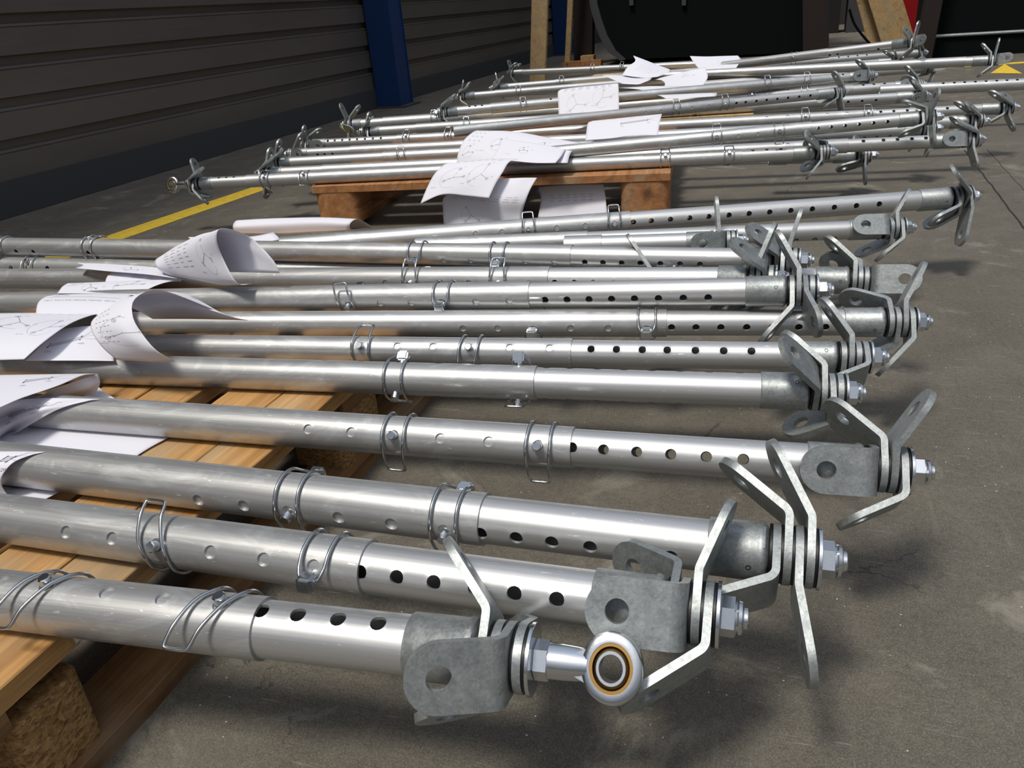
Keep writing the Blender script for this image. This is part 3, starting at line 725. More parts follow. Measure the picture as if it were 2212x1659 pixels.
tube('fourth brace from the front, reaching furthest right of the front four', (-60, 877), (1865, 1010), (1000, 87), outer=(-60, 1240), hf=0,
     h_out=(686, 777, 966, 1068), h_in=(1243, 1310, 1380, 1452, 1527, 1605, 1687), pins=((868, .02, -1, 0, 78), (1173, .04, -1, 0, 84)), sockR=(1742, 1868),
     stackR=((98, -86, .062), (338, -46, .062, .026), (12, 30, .054, .029), (165, -60)))
tube('fifth brace from the front, with two hex pin heads standing on top', (-60, 788), (1750, 846), (1000, 73), outer=(-60, 1160), hf=-1.0,
     h_out=(250, 330, 703, 781, 947, 1032), h_in=(1180, 1230, 1290, 1347, 1407, 1468, 1531, 1597), pins=((862, .9, -1, 0, 60), (1120, 1.0, 1, 0, 34)), sockR=(1642, 1748),
     stackR=((46, -38, .066, .027), (346, -44), (150, 42, .066), (215, -60)))
tube('sixth brace from the front, round holes in a row along its middle', (-60, 744), (1812, 771), (1140, 63), outer=(-60, 1237), hf=-.33,
     h_out=(868, 944, 1107, 1192), h_in=(1280, 1334, 1389, 1442, 1502, 1562, 1621), pins=((791, -.25, 1, 0, 84), (1022, -.25, -1, -.004, 68)), sockR=(1715, 1808),
     stackR=((200, -60), (352, -30, .062), (250, -60), (140, -58)))
tube('seventh brace from the front, passing under the rolled paper cone', (-60, 701), (1912, 696), (1140, 59), outer=(-60, 1440), hf=.38,
     h_out=(1007, 1081, 1236, 1316), h_in=(1451, 1503, 1556, 1611, 1665, 1722, 1779), pins=((1156, .5, -1, 0, 66, True), (1398, .5, 1, 0, 66, True)), sockR=(1820, 1910),
     stackR=((318, -64), (200, -60), (350, 24, .066), (166, -38, .064)))
tube('eighth brace from the front, thin loop pins and a bright nut', (-60, 657), (1702, 628), (1073, 56), tilt=(.167, .213), outer=(-60, 1148), hf=.42,
     h_out=(832, 898, 1036, 1107), h_in=(1183, 1230, 1277, 1325, 1374, 1425, 1478, 1531), pins=((764, .55, 1, -.008, 68), (963, .5, 1, 0, 66, True)), sockR=(1610, 1700),
     stackR=((162, -38, .064), (350, -26, .064), (128, 14, .060), (205, -60)))
tube('short-ended brace squeezed behind the eighth one, only a sliver visible', (900, 619.5), (1398, 619), ('D', .040), outer=(900, 1150), hf=0.4,
     h_out=(), h_in=(1190, 1240, 1290), pins=((920, .9, 1, 0, 66),), sockR=(1330, 1400), stackR=((352, -30, .085), (165, -40), (260, -60), (80, -60)))
tube('brace with small end lugs hidden behind the eighth brace socket', (-60, 602), (1612, 604), ('D', .043), tilt=(.166, .209), outer=(-60, 1190), hf=.3,
     h_out=(844, 963, 1022, 1151), h_in=(1205, 1247, 1287, 1331, 1375, 1464, 1511), pins=((898, .3, 1, 0, 78), (1085, .3, 1, 0, 78)), sockR=(1551, 1613),
     stackR=((150, -60), (352, 18, .060), (30, -50), (200, -60)))
tube('brace whose end lug points outward to the right, flat face forward', (-60, 575), (1835, 606), ('D', .0445), outer=(-60, 1380), hf=.1,
     h_out=(5, 42, 120, 1027, 1151, 1215, 1350), h_in=(1400, 1440, 1480), pins=((78, -.5, -1, 0, 66, False), (1083, .1, -1, 0, 66, True), (1278, .1, 1, 0, 66, True)), sockR=(1760, 1835),
     stackR=((346, -44), (305, -62), (200, -60), (84, 80, .060)))
tube('brace below the topmost long one, row of pins and low holes', (-60, 531), (1672, 561), (1175, 48), zc=.209, outer=(-60, 1237), hf=.55,
     h_out=(48, 85, 966, 1024, 1141, 1203), h_in=(1268, 1307, 1347, 1387, 1430, 1472, 1515), pins=((10, .6, 1, 0, 66, True), (203, -.9, 1, 0, 70), (905, .6, 1, 0, 66, True), (1081, .6, 1, 0, 66, True)), sockR=(1603, 1670),
     stackR=((42, -44, .062), (165, -55), (356, 12, .062), (200, -60)))
tube('partly hidden brace ending short beneath the long rear braces', (1220, 532), (1575, 521), ('D', .042), outer=(1220, 1300), hf=0,
     sockR=(1482, 1545), stackR=((352, -4, .062), (95, -74), (200, -60), (250, -60)))
tube('brace at the back of the near pallet with a flat lug over its socket', (900, 534.5), (1908, 494), (1450, 39), outer=(900, 1270), hf=.85,
     h_in=(1636, 1678, 1718, 1758, 1800), sockR=(1832, 1905), stackR=((72, -85, .060), (200, -60), (340, 26, .062), (160, -46)))
tube('rearmost brace on the near pallet, angled up with many round holes', (610, 534), (2052, 428), (1208, 46), outer=(610, 1360), hf=.08,
     h_out=(1029, 1085, 1202, 1263), h_in=(1366, 1404, 1445, 1486, 1527, 1570, 1613, 1657, 1702, 1748, 1795, 1842, 1891, 1940), pins=((1142, .2, 1, 0, 70), (1325, .1, 1, 0, 70)), sockR=(1982, 2052),
     stackR=((150, -66), (200, -60), (42, -42, .068), (166, -16, .074)), tape=())
# ------------------------------------------------------------------ far pallet
GF = None
def F(label, A, B, D=.045, z=None, **k):
    return tube(label, A, B, k.pop('wid', ('D', D)), zc=z, **k)
F('front brace of the far heap, rod eye sticking out at its left end', (440, 396), (1760, 330), wid=(1450, 30), outer=(535, 1602), hf=-.85,
  h_out=(1393, 1481, 1527), h_in=(1625, 1655, 1685), h_inl=(478, 494, 510), pins=((576, -.5, 1, 0, 90), (661, -.6, -1, 0, 66), (1437, -.55, 1, 0, 90), (1574, -.5, 1, 0, 90)),
  sockR=(1712, 1760), stackR=((44, -38, .062), (165, -34, .06), (215, -60), (300, -60)), sockL=(460, 437), stackL=((352, -14, .06), (160, 40), (30, 60), (190, 70)), eyeL=-.4)
F('brace ending just past the front one, big lug turned toward camera', (1660, 342), (1850, 336), D=.043, tilt=(.120, .120), outer=(1660, 1700), sockR=(1800, 1850),
  stackR=((150, -72), (52, -30, .06), (172, 6, .06), (250, -50)))
F('long brace behind the front one with a square flat lug at its tip', (590, 374), (2080, 303), D=.042, outer=(700, 1830), hf=-.6, h_out=(1700, 1760), h_in=(1862, 1905, 1935, 1966, 1996), sockR=(2018, 2078), sockL=(612, 590), stackL=((356, 12), (175, -12), (30, 55), (150, 40)),
  stackR=((80, -85, .058), (352, -46, .06), (162, 12, .062), (20, -60)))
F('brace lying over others, dark socket with lug folded underneath', (1180, 331), (1985, 256), tilt=(.20, .245), wid=(1639, 24), outer=(1180, 1752), hf=.05, h_out=(1594, 1636), h_in=(1765, 1793, 1823, 1853, 1884, 1914),
  pins=((1548, -.05, 1, 0, 80), (1682, -.05, -1, 0, 66)), sockR=(1940, 1985), stackR=((155, -70), (354, -62, .06), (26, 12, .058), (172, 5)))
F('lower brace with white-lit holes beneath, left socket over the yellow line', (606, 352), (1990, 279), outer=(830, 1700), hf=.85, D=.043, h_inl=(640, 655, 670, 686), h_in=(1785, 1812, 1866, 1893, 1921), sockL=(630, 606), sockR=(1950, 1990),
  pins=((870, .1, 1, 0, 70),), stackL=((10, 20), (168, 20), (40, 60), (200, 40)), stackR=((20, -40), (165, -50), (250, -30), (170, -15)))
F('brace reaching far right, tilted lug high on its end', (680, 311), (2165, 234), wid=(1750, 23), outer=(860, 1890), hf=-.55, h_out=(700, 715, 1655, 1700, 1785, 1828), h_inl=(712, 727, 743, 759, 775, 792, 809, 826), h_in=(1900, 1928, 1957, 2043, 2071),
  pins=((1738, -.4, 1, 0, 70), (1873, -.5, 1, 0, 70), (970, -.4, 1, 0, 66), (880, -.6, 1, 0, 66)), sockR=(2118, 2160), stackR=((158, -56, .062), (345, -50), (170, 22, .06), (42, -48, .06)),
  sockL=(706, 676), stackL=((100, 82), (348, 52, .062), (160, 34), (20, 14)))
F('brace tucked under the far-right one with its nut showing', (645, 332), (2095, 262), D=.042, outer=(760, 1700), hf=.4, h_inl=(690, 705, 722), h_in=(1780, 1820, 1850), sockR=(2050, 2092), stackR=((352, -50), (162, 18), (30, -46), (250, -60)),
  sockL=(668, 645), stackL=((5, 30), (90, 60), (170, 40), (200, 20)))
F('brace crossing diagonally in the middle of the far heap, holes along its side', (980, 284), (1800, 201), z=.213, wid=(1560, 21), outer=(980, 1584), hf=.05, h_out=(1392, 1424, 1491, 1527), h_in=(1587, 1607, 1630, 1652, 1675, 1698, 1722, 1746),
  pins=((1458, .1, 1, 0, 70), (1563, .1, 1, 0, 80)), sockR=(1764, 1800), stackR=((160, -60, .062), (250, -60), (171, 8, .06), (354, -26, .066)))
F('long brace starting above the blue column foot, left lugs fanned out', (768, 269), (1975, 186), wid=(1200, 25), outer=(830, 1840), hf=-.85, h_out=(1620, 1660, 1700), h_in=(1862, 1885, 1908), pins=((940, .1, 1, 0, 70), (1622, -.4, 1, 0, 80), (1735, -.4, 1, 0, 70)), sockR=(1930, 1974),
  stackR=((80, -85, .056), (356, -44, .062), (290, -50), (165, -36)), sockL=(782, 764), stackL=((352, 44, .062), (168, -8), (8, -18), (120, 60)))
F('thin-looking brace just below the long one by the column', (800, 284), (1975, 208), D=.042, outer=(900, 1800), hf=.3, h_in=(1830, 1860, 1890), pins=((1010, .2, 1, 0, 70), (1500, .3, 1, 0, 70)), sockR=(1935, 1975),
  stackR=((165, -45), (348, -30), (30, -44), (100, -60)), sockL=(822, 800), stackL=((160, 50), (350, 16), (20, 50), (200, 40)))
F('brace resting on the rear stack with a dark lug right of the paper', (968, 242), (1866, 165), z=.219, outer=(1060, 1790), hf=-.8, D=.044, h_out=(1190, 1650, 1680), h_inl=(1015, 1028, 1042), h_in=(1800, 1818), pins=((1130, .2, 1, 0, 70), (1655, 0, 1, 0, 70), (1740, 0, 1, 0, 70)),
  sockR=(1832, 1865), stackR=((82, -84, .056), (352, -44), (200, -60), (260, -60)), sockL=(988, 966), stackL=((345, 46, .062), (170, 40), (15, 55), (200, 50)))
F('brace just behind the resting one, hidden end under crossed lugs', (1005, 208), (1930, 133), D=.044, outer=(1070, 1780), hf=0, pins=((1120, 0, 1, 0, 70), (1560, .1, 1, 0, 70)), h_in=(1795, 1820, 1845), sockR=(1895, 1930),
  stackR=((352, -52), (162, -50), (30, -30), (200, -60)), sockL=(1026, 1004), stackL=((345, 40, .062), (5, 14, .062), (160, 50), (20, 60)))
F('brace with bright strip highlight between the two rear stacks', (1240, 205), (2000, 148), D=.044, outer=(1240, 1880), hf=0, h_out=(1690, 1720), sockR=(1968, 2002), stackR=((40, -50, .058), (250, -60), (80, 60), (170, -20)))
F('brace with its left washer stack standing off the floor mid-rear', (1080, 189), (1990, 114), D=.044, outer=(1200, 1800), hf=-.7, h_out=(1610, 1640, 1670), h_in=(1810, 1830, 1850, 1870), pins=((1213, 0, 1, 0, 70),), sockR=(1955, 1990), sockL=(1098, 1078),
  stackR=((352, -40), (160, -52), (20, -30), (260, -60)), stackL=((350, -8, .062), (15, 50), (170, 50), (60, 40)))
F('long brace at the rear right, three pale lugs against the black tank', (1400, 166), (2135, 131), z=.213, D=.046, outer=(1400, 2085), hf=-.7, sockR=(2100, 2135), stackR=((345, -40), (162, -50, .062), (354, 6, .062), (80, 66, .056)))
F('uppermost rear brace rising to the right toward the red beam', (1560, 143), (1977, 91), tilt=(.225, .31), D=.046, outer=(1560, 1790), hf=.55, h_out=(1700, 1725), h_in=(1795, 1812, 1900), pins=((1716, 0, -1, 0, 95),), sockR=(1928, 1977),
  stackR=((30, -24, .05), (165, -50, .062), (352, 10), (80, 60, .05)))
F('rear brace at the left standing out in front of the timber board', (1112, 157), (1700, 131), D=.046, outer=(1295, 1700), hf=-.5, pins=((1282, 0, 1, 0, 80), (1345, 0, 1, 0, 80)), sockL=(1130, 1111),
  stackL=((352, 62, .062), (165, 40, .062), (10, -12), (345, 50)))
F('pale brace running out of the picture at the right edge', (1900, 196), (2290, 178), D=.046, outer=(1900, 2290), hf=-.8, h_out=(2035, 2059, 2081, 2104, 2127, 2150, 2172, 2194))
# ------------------------------------------------------------------ printed sheets
def patch(rows, nu=14, nv=14):
    """rows of (px, py, Y or ('z', z)) control points -> function (u,v)->point, Catmull-Rom both ways"""
    def cp(p):
        if not isinstance(p[2], str): return aty(p[0], p[1], p[2])
        if p[2] == 'z': return at(p[0], p[1], p[3])
        _, a, b, rad = ROOTS[int(p[2])]; rad += p[3]; u = (b-a).normalized(); d = ray(p[0], p[1]); w0 = ORG-a      # just outside a brace's surface
        d2 = d-u*d.dot(u); w2 = w0-u*w0.dot(u); A = d2.dot(d2); B = 2*d2.dot(w2); Cc = w2.dot(w2)-rad*rad; D = B*B-4*A*Cc
        return ORG+d*((-B-math.sqrt(max(D, 0)))/(2*A))
    C = [[cp(p) for p in r] for r in rows]
    def cr(P, t):
        n = len(P)-1; s = min(int(t*n), n-1); f = t*n-s
        a = P[s-1] if s else P[0]*2-P[1]; b, c = P[s], P[s+1]; d = P[s+2] if s+2 <= n else P[n]*2-P[n-1]
        return .5*((2*b)+(c-a)*f+(2*a-5*b+4*c-d)*f*f+(3*b-a-3*c+d)*f**3)
    def fn(u, v): return cr([cr(r, u) for r in C], v)
    return fn
def text_polys(s, size, bold=False):
    c = bpy.data.curves.new('t', 'FONT'); c.body = s; c.size = size; c.resolution_u = 1
    o = bpy.data.objects.new('t', c); col.objects.link(o)
    me = bpy.data.meshes.new_from_object(o.evaluated_get(bpy.context.evaluated_depsgraph_get()))
    V = [(v.co.x, v.co.y) for v in me.vertices]; F = [tuple(p.vertices) for p in me.polygons]
    bpy.data.objects.remove(o); bpy.data.curves.remove(c); bpy.data.meshes.remove(me)
    return V, F
PAPERS = []
def sheet(label, rows, prints=(), nu=26, nv=30, rot=0, flip=1, thick=.00035, seed=0, side=1):
    fn = patch(rows); V = []; F = []; rn = random.Random(seed+len(PAPERS))
    for j in range(nv+1):
        for i in range(nu+1): V.append(fn(i/nu, j/nv))
    for j in range(nv):
        for i in range(nu): a = j*(nu+1)+i; F.append((a, a+1, a+nu+2, a+nu+1))
    c = sum(V, Vector())/len(V); base = Vector((c.x, c.y, min(v.z for v in V)))
    me = mesh('printed_sheet', [v-base for v in V], F); o = link('printed_sheet', me, M['paper'], None, 70); o.location = base
    md = o.modifiers.new('thickness', 'SOLIDIFY'); md.thickness = thick; md.offset = 0
    tag(o, label, 'paper', 'printed assembly sheets lying over the braces')
    # print: geometry in sheet coordinates (0..1, 0..1.41 aspect), laid .3 mm over the side that faces the camera
    pv, pf, pm = [], [], []
    def put(u, v):
        u = min(.985, max(.015, u)); v = min(.985, max(.015, v)); P = fn(u, v); e = 1e-3
        tu = fn(min(1, u+e), v)-fn(max(0, u-e), v); tv = fn(u, min(1, v+e))-fn(u, max(0, v-e)); n = tu.cross(tv)
        if n.length > 1e-12: n.normalize()
        if n.dot(ORG-P)*side < 0: n = -n
        return P+n*.0004-base
    def put0(u, v): return put(u, v)
    mid = fn(.5, .5); LU = (fn(1, .5)-fn(0, .5)).length; LV = sum((fn(.5, (k+1)/8)-fn(.5, k/8)).length for k in range(8)); LU = max(LU, sum((fn((k+1)/8, .5)-fn(k/8, .5)).length for k in range(8)))
    def line(a, b, wd, d=0):
        a = Vector(a); b = Vector(b); n = max(1, int((b-a).length*16)); q = Vector(((b-a).x*LU, (b-a).y*LV))
        if q.length < 1e-6: return
        q.normalize(); off = Vector((-q.y/LU, q.x/LV))*wd/2
        for k in range(n):
            p0 = a+(b-a)*k/n; p1 = a+(b-a)*(k+1)/n; s = len(pv)
            for pp in (p0-off, p1-off, p1+off, p0+off): pv.append(put(pp.x, pp.y))
            pf.append((s, s+1, s+2, s+3)); pm.append(d)
    def circ(c, r, wd, d=0, n=14, a0=0, a1=360):
        L = [(c[0]+r*math.cos(R(a0+(a1-a0)*k/n))/LU, c[1]+r*math.sin(R(a0+(a1-a0)*k/n))/LV) for k in range(n+1)]
        for p_, q_ in zip(L, L[1:]): line(p_, q_, wd, d)
    def text(s, u, v, size, ang=0, d=0):
        TV, TF = text_polys(s, size); s0 = len(pv); ca, sa = math.cos(R(ang)), math.sin(R(ang))
        for x, y in TV: X, Y = x*ca-y*sa, x*sa+y*ca; pv.append(put(u+X/LU, v-Y/LV*flip))
        for f in TF: pf.append(tuple(s0+k for k in f)); pm.append(d)
    def node(c, scale=1, seed=0):
        r2 = random.Random(seed); P = []
        for k in range(3):
            a = 20+120*k+r2.uniform(-25, 25); l = .034*scale*r2.uniform(.8, 1.2); p = (c[0]+l*math.cos(R(a))/LU, c[1]+l*math.sin(R(a))/LV); P.append(p)
            line(c, p, .0007, 1); circ(p, .0045*scale, .0006, 1); circ(p, .0016*scale, .0006, 0, 6)
            text('C%d' % r2.randint(10, 39), p[0]+.008/LU, p[1]-.006/LV, .0042)
        circ(c, .038*scale, .0004, 0, 22, r2.uniform(0, 90), r2.uniform(230, 300))
        text('%d mm' % (r2.randint(20, 60)*10), c[0]-.05/LU, c[1]+.03/LV, .0045)
    def table(u0, v0, cols, rows_, du, dv):
        for i in range(cols):
            for j in range(rows_):
                l = du*rn.uniform(.35, .7); line((u0+i*du, v0+j*dv), (u0+i*du+l, v0+j*dv), .0013, 0)
    for p in prints:
        k = p[0]
        if k == 'node': node(p[1], p[2] if len(p) > 2 else 1, len(PAPERS)*7+int(p[1][0]*50))
        elif k == 'table': table(*p[1:])
        elif k == 'line': line(p[1], p[2], p[3], 1)
        elif k == 'text': text(*p[1:])
        elif k == 'beam':
            (a_, b_) = p[1], p[2]; dv = .010/LV
            line(a_, b_, .0006, 1); line((a_[0], a_[1]+dv), (b_[0], b_[1]+dv), .0006, 1); line((a_[0], a_[1]+dv/2), (b_[0], b_[1]+dv/2), .0078, 2)
            for q in (a_, b_): line((q[0], q[1]-dv*.3), (q[0], q[1]+dv*1.3), .0022, 1); text('C20', q[0], q[1]+dv*2.6, .006, 0, 1)
            for s in (-.9, -.5, -.1, .35): line((b_[0], b_[1]+dv/2), (b_[0]+.12, b_[1]+s*.2), .0004, 0); line((b_[0]+.12, b_[1]+s*.2), (b_[0]+.26, b_[1]+s*.22), .0005, 0)
    if pf:
        bad = 0; me = mesh('print', pv, pf); me.materials.append(M['ink']); me.materials.append(M['inkd']); me.materials.append(M['lightink'])
        for q, mi in zip(me.polygons, pm): q.material_index = mi
        po = bpy.data.objects.new('printed_diagram', me); col.objects.link(po); po.parent = o
    PAPERS.append(o); return o
M['lightink'] = mat('light_grey_print', (.52, .52, .58), .8, 0, b_paper)
tbl = ('table', .12, .06, 7, 3, .11, .035)
# --- near heap
# rolled cone over the middle braces
sheet('rolled cone sheet, upper one of the two cones on the near braces', [
  [(350, 583, 'z', .212), (430, 586, 'z', .222), (520, 588, 'z', .236), (604, 590, 'z', .240)],
  [(345, 574, 'z', .220), (430, 555, 'z', .255), (520, 545, 'z', .272), (590, 562, 'z', .262)],
  [(342, 562, 'z', .228), (400, 530, 'z', .272), (460, 505, 'z', .305), (540, 512, 'z', .300)],
  [(337, 560, 'z', .232), (385, 530, 'z', .272), (432, 510, 'z', .302), (480, 493, 'z', .325)],
  [(334, 568, 'z', .230), (380, 548, 'z', .262), (425, 530, 'z', .288), (468, 516, 'z', .308)],
  [(338, 577, 'z', .226), (390, 570, 'z', .245), (438, 563, 'z', .262), (482, 558, 'z', .272)],
  [(352, 588, 'z', .216), (410, 596, 'z', .224), (465, 603, 'z', .230), (512, 611, 'z', .232)],
  [(380, 598, 'z', .212), (430, 606, 'z', .216), (485, 616, 'z', .218), (546, 613, 'z', .220)]],
  [('node', (.74, .66), .8), ('table', .15, .5, 4, 6, .10, .05)], side=1, seed=1)
sheet('flat sliver of sheet poking left from under the upper paper cone', [
  [(166, 568, 'z', .205), (230, 570, 'z', .206), (330, 577, 'z', .208), (400, 588, 'z', .208)],
  [(180, 573, 'z', .206), (240, 579, 'z', .208), (330, 586, 'z', .209), (405, 595, 'z', .209)],
  [(163, 579, 'z', .206), (235, 586, 'z', .208), (320, 593, 'z', .209), (405, 605, 'z', .208)]], [('node', (.5, .5), .5)])
sheet('shaded curled sheet just below the flat paper sliver', [
  [(245, 584, 'z', .198), (300, 590, 'z', .198), (350, 597, 'z', .198), (392, 604, 'z', .198)],
  [(232, 597, 'z', .197), (290, 600, 'z', .197), (345, 603, 'z', .197), (392, 606, 'z', .197)],
  [(226, 612, 'z', .194), (285, 612, 'z', .194), (340, 610, 'z', .194), (390, 608, 'z', .195)]], [('table', .3, .3, 3, 2, .2, .2)])
sheet('sheet with node diagram draped between the cones, second from the top left', [
  [(146, 612, 'z', .196), (200, 610, 'z', .197), (300, 606, 'z', .199), (392, 603, 'z', .200)],
  [(134, 620, 'z', .198), (195, 617, 'z', .199), (275, 616, 'z', .200), (345, 614, 'z', .201)],
  [(124, 634, 'z', .196), (180, 634, 'z', .197), (240, 635, 'z', .197), (292, 638, 'z', .197)]],
  [('text', 'C25:C26', .08, .25, .010, 0, 1), ('node', (.68, .45), .7), ('node', (.35, .6), .5), ('line', (.05, .42), (.18, .42), .0006)])
sheet('white sheet headed with a leg and twist title line at the left', [
  [(118, 637, 'z', .205), (170, 635, 'z', .205), (225, 635, 'z', .205), (282, 637, 'z', .205)],
  [(97, 642, 'z', .210), (150, 640, 'z', .210), (215, 641, 'z', .210), (281, 645, 'z', .210)],
  [(82, 655, 'z', .212), (145, 654, 'z', .212), (215, 655, 'z', .212), (268, 658, 'z', .212)],
  [(77, 680, 'z', .205), (140, 680, 'z', .205), (205, 681, 'z', .205), (250, 682, 'z', .205)]],
  [('text', 'C23:C24', .10, .30, .0105, 0, 1), ('line', (.08, .38), (.90, .38), .0008), ('text', 'Leg C · Twist 2 (with C23/C24, C25/C26) · 2840 mm', .06, .58, .0068, 0, 1)], flip=1)
sheet('big printed sheet at the left edge, bowed over the braces', [
  [(-60, 678, 'z', .200), (60, 676, 'z', .200), (150, 675, 'z', .200), (232, 675, 'z', .200)],
  [(-60, 684, 'z', .212), (50, 682, 'z', .212), (130, 684, 'z', .212), (195, 682, 'z', .210)],
  [(-60, 708, 'z', .226), (30, 708, 'z', .226), (95, 708, 'z', .226), (150, 700, 'z', .222)],
  [(-60, 740, 'z', .224), (0, 740, 'z', .224), (55, 738, 'z', .224), (98, 736, 'z', .222)],
  [(-60, 778, 'z', .210), (-20, 778, 'z', .210), (15, 777, 'z', .210), (52, 776, 'z', .209)]],
  [('table', .3, .1, 6, 2, .1, .05), ('node', (.72, .5), 1.0), ('node', (.35, .4), .8)])
sheet('sheet with a grey beam drawing under the left printed sheet', [
  [(118, 712, 'z', .200), (170, 706, 'z', .200), (215, 703, 'z', .200), (245, 705, 'z', .200)],
  [(108, 726, 'z', .202), (160, 722, 'z', .202), (205, 720, 'z', .202), (240, 722, 'z', .201)],
  [(85, 748, 'z', .200), (140, 748, 'z', .199), (195, 748, 'z', .199), (243, 750, 'z', .198)],
  [(55, 779, 'z', .194), (120, 779, 'z', .193), (185, 779, 'z', .192), (246, 780, 'z', .190)]],
  [('beam', (.12, .62), (.48, .42))])
sheet('large rolled cone sheet, lower one of the two cones', [
  [(330, 689, 'z', .190), (400, 689, 'z', .190), (470, 690, 'z', .190), (536, 692, 'z', .190)],
  [(300, 672, 'z', .225), (370, 662, 'z', .225), (440, 668, 'z', .222), (500, 684, 'z', .205)],
  [(258, 655, 'z', .240), (320, 636, 'z', .245), (395, 634, 'z', .245), (450, 664, 'z', .225)],
  [(232, 668, 'z', .250), (265, 650, 'z', .262), (300, 637, 'z', .270), (345, 626, 'z', .275)],
  [(203, 688, 'z', .250), (232, 668, 'z', .262), (260, 656, 'z', .272), (292, 645, 'z', .280)],
  [(196, 706, 'z', .244), (225, 697, 'z', .256), (255, 690, 'z', .264), (287, 684, 'z', .268)],
  [(206, 730, 'z', .234), (240, 728, 'z', .240), (275, 727, 'z', .246), (308, 722, 'z', .248)],
  [(226, 755, 'z', .218), (262, 756, 'z', .222), (300, 756, 'z', .226), (338, 757, 'z', .228)],
  [(252, 777, 'z', .202), (290, 779, 'z', .204), (330, 781, 'z', .205), (378, 781, 'z', .206)]],
  [('node', (.62, .72), 1.0), ('table', .12, .52, 4, 7, .09, .045)])
sheet('upper sheet on the left between the fourth and fifth braces', [
  [(-60, 811, 'z', .185), (60, 809, 'z', .185), (130, 808, 'z', .185), (212, 807, 'z', .186)],
  [(-60, 818, 'z', .196), (40, 815, 'z', .196), (110, 813, 'z', .196), (178, 811, 'z', .194)],
  [(-60, 850, 'z', .207), (10, 845, 'z', .207), (70, 838, 'z', .207), (128, 832, 'z', .204)],
  [(-60, 905, 'z', .212), (-35, 893, 'z', .212), (0, 880, 'z', .211), (40, 862, 'z', .208)]],
  [('beam', (.45, .45), (.7, .38)), ('table', .3, .12, 5, 1, .1, .05)])
sheet('lavender shaded under-sheet showing its curl beside the fifth brace', [
  [(110, 842, 'z', .198), (150, 828, 'z', .192), (190, 814, 'z', .186), (212, 808, 'z', .182)],
  [(95, 851, 'z', .192), (140, 848, 'z', .180), (190, 840, 'z', .172), (216, 828, 'z', .170)],
  [(75, 862, 'z', .190), (115, 861, 'z', .176), (160, 856, 'z', .162), (205, 852, 'z', .156)]])
sheet('sheet wrapped over the fourth brace, its edge sweeping down left', [
  [(-60, 878, 'z', .204), (60, 862, '3', .004), (130, 860, '3', .003), (216, 862, '3', .0025)],
  [(-60, 890, 'z', .205), (40, 878, '3', .006), (110, 872, '3', .005), (190, 866, '3', .003)],
  [(-60, 925, 'z', .200), (0, 912, '3', .012), (60, 898, '3', .009), (125, 885, '3', .005)],
  [(-60, 985, 'z', .190), (-40, 975, 'z', .190), (-10, 958, '3', .022), (32, 936, '3', .016)]],
  [('beam', (.45, .5), (.65, .4)), ('table', .5, .3, 3, 3, .1, .08)])
sheet('white lower sheet lying on the pallet between third and fourth braces', [
  [(-60, 900, 'z', .1475), (60, 912, 'z', .1475), (210, 922, 'z', .1475), (362, 946, 'z', .1475)],
  [(-60, 930, 'z', .1470), (60, 945, 'z', .1470), (190, 957, 'z', .1470), (325, 966, 'z', .1470)],
  [(-60, 960, 'z', .1465), (60, 970, 'z', .1465), (180, 980, 'z', .1465), (290, 988, 'z', .1465)]])
sheet('small folded paper corner standing up behind the fourth brace', [
  [(178, 857, 'z', .150), (196, 846, 'z', .152), (213, 836, 'z', .156)], [(200, 862, 'z', .149), (215, 852, 'z', .150), (228, 848, 'z', .151)], [(215, 867, 'z', .147), (236, 866, 'z', .147), (254, 864, 'z', .147)]], nu=8, nv=8)
sheet('sheet curled round the third brace at the left edge', [
  [(-60, 975, '2', .001), (0, 975, '2', .001), (45, 975, '2', .001), (99, 976, '2', .0008)],
  [(-60, 984, '2', .004), (0, 984, '2', .004), (30, 984, '2', .004), (64, 984, '2', .003)],
  [(-60, 1005, '2', .010), (-30, 1005, '2', .010), (0, 1005, '2', .010), (25, 1002, '2', .009)],
  [(-60, 1040, '2', .014), (-40, 1040, '2', .014), (-20, 1040, '2', .014), (2, 1038, '2', .012)],
  [(-60, 1072, 'z', .150), (-30, 1075, 'z', .150), (0, 1075, 'z', .149), (22, 1072, 'z', .148)],
  [(-60, 1092, 'z', .1455), (-10, 1090, 'z', .1455), (30, 1090, 'z', .1455), (78, 1084, 'z', .1455)],
  [(-60, 1060, 'z', .1455), (20, 1052, 'z', .1455), (90, 1050, 'z', .1455), (142, 1056, 'z', .1455)]],
  [('beam', (.55, .2), (.75, .2))])
sheet('loosely rolled blank sheet behind the rearmost near brace', [
  [(508, 504, 1.60), (590, 506, 1.60), (680, 502, 1.60), (755, 498, 1.60)],
  [(503, 488, 1.60), (590, 484, 1.60), (680, 480, 1.60), (757, 482, 1.60)],
  [(512, 476, 1.63), (590, 472, 1.63), (690, 470, 1.63), (772, 473, 1.63)],
  [(530, 482, 1.67), (600, 478, 1.67), (700, 474, 1.67), (788, 480, 1.67)],
  [(540, 500, 1.69), (610, 498, 1.69), (710, 494, 1.69), (806, 492, 1.69)]])
sheet('crumpled strip of paper between the blank roll and the upper cone', [
  [(406, 512, 1.47), (470, 511, 1.47), (540, 511, 1.47), (590, 502, 1.47)], [(410, 516, 1.45), (470, 517, 1.45), (540, 517, 1.45), (604, 516, 1.45)], [(410, 526, 1.44), (470, 525, 1.44), (540, 523, 1.44), (590, 520, 1.44)]], nu=10, nv=6)
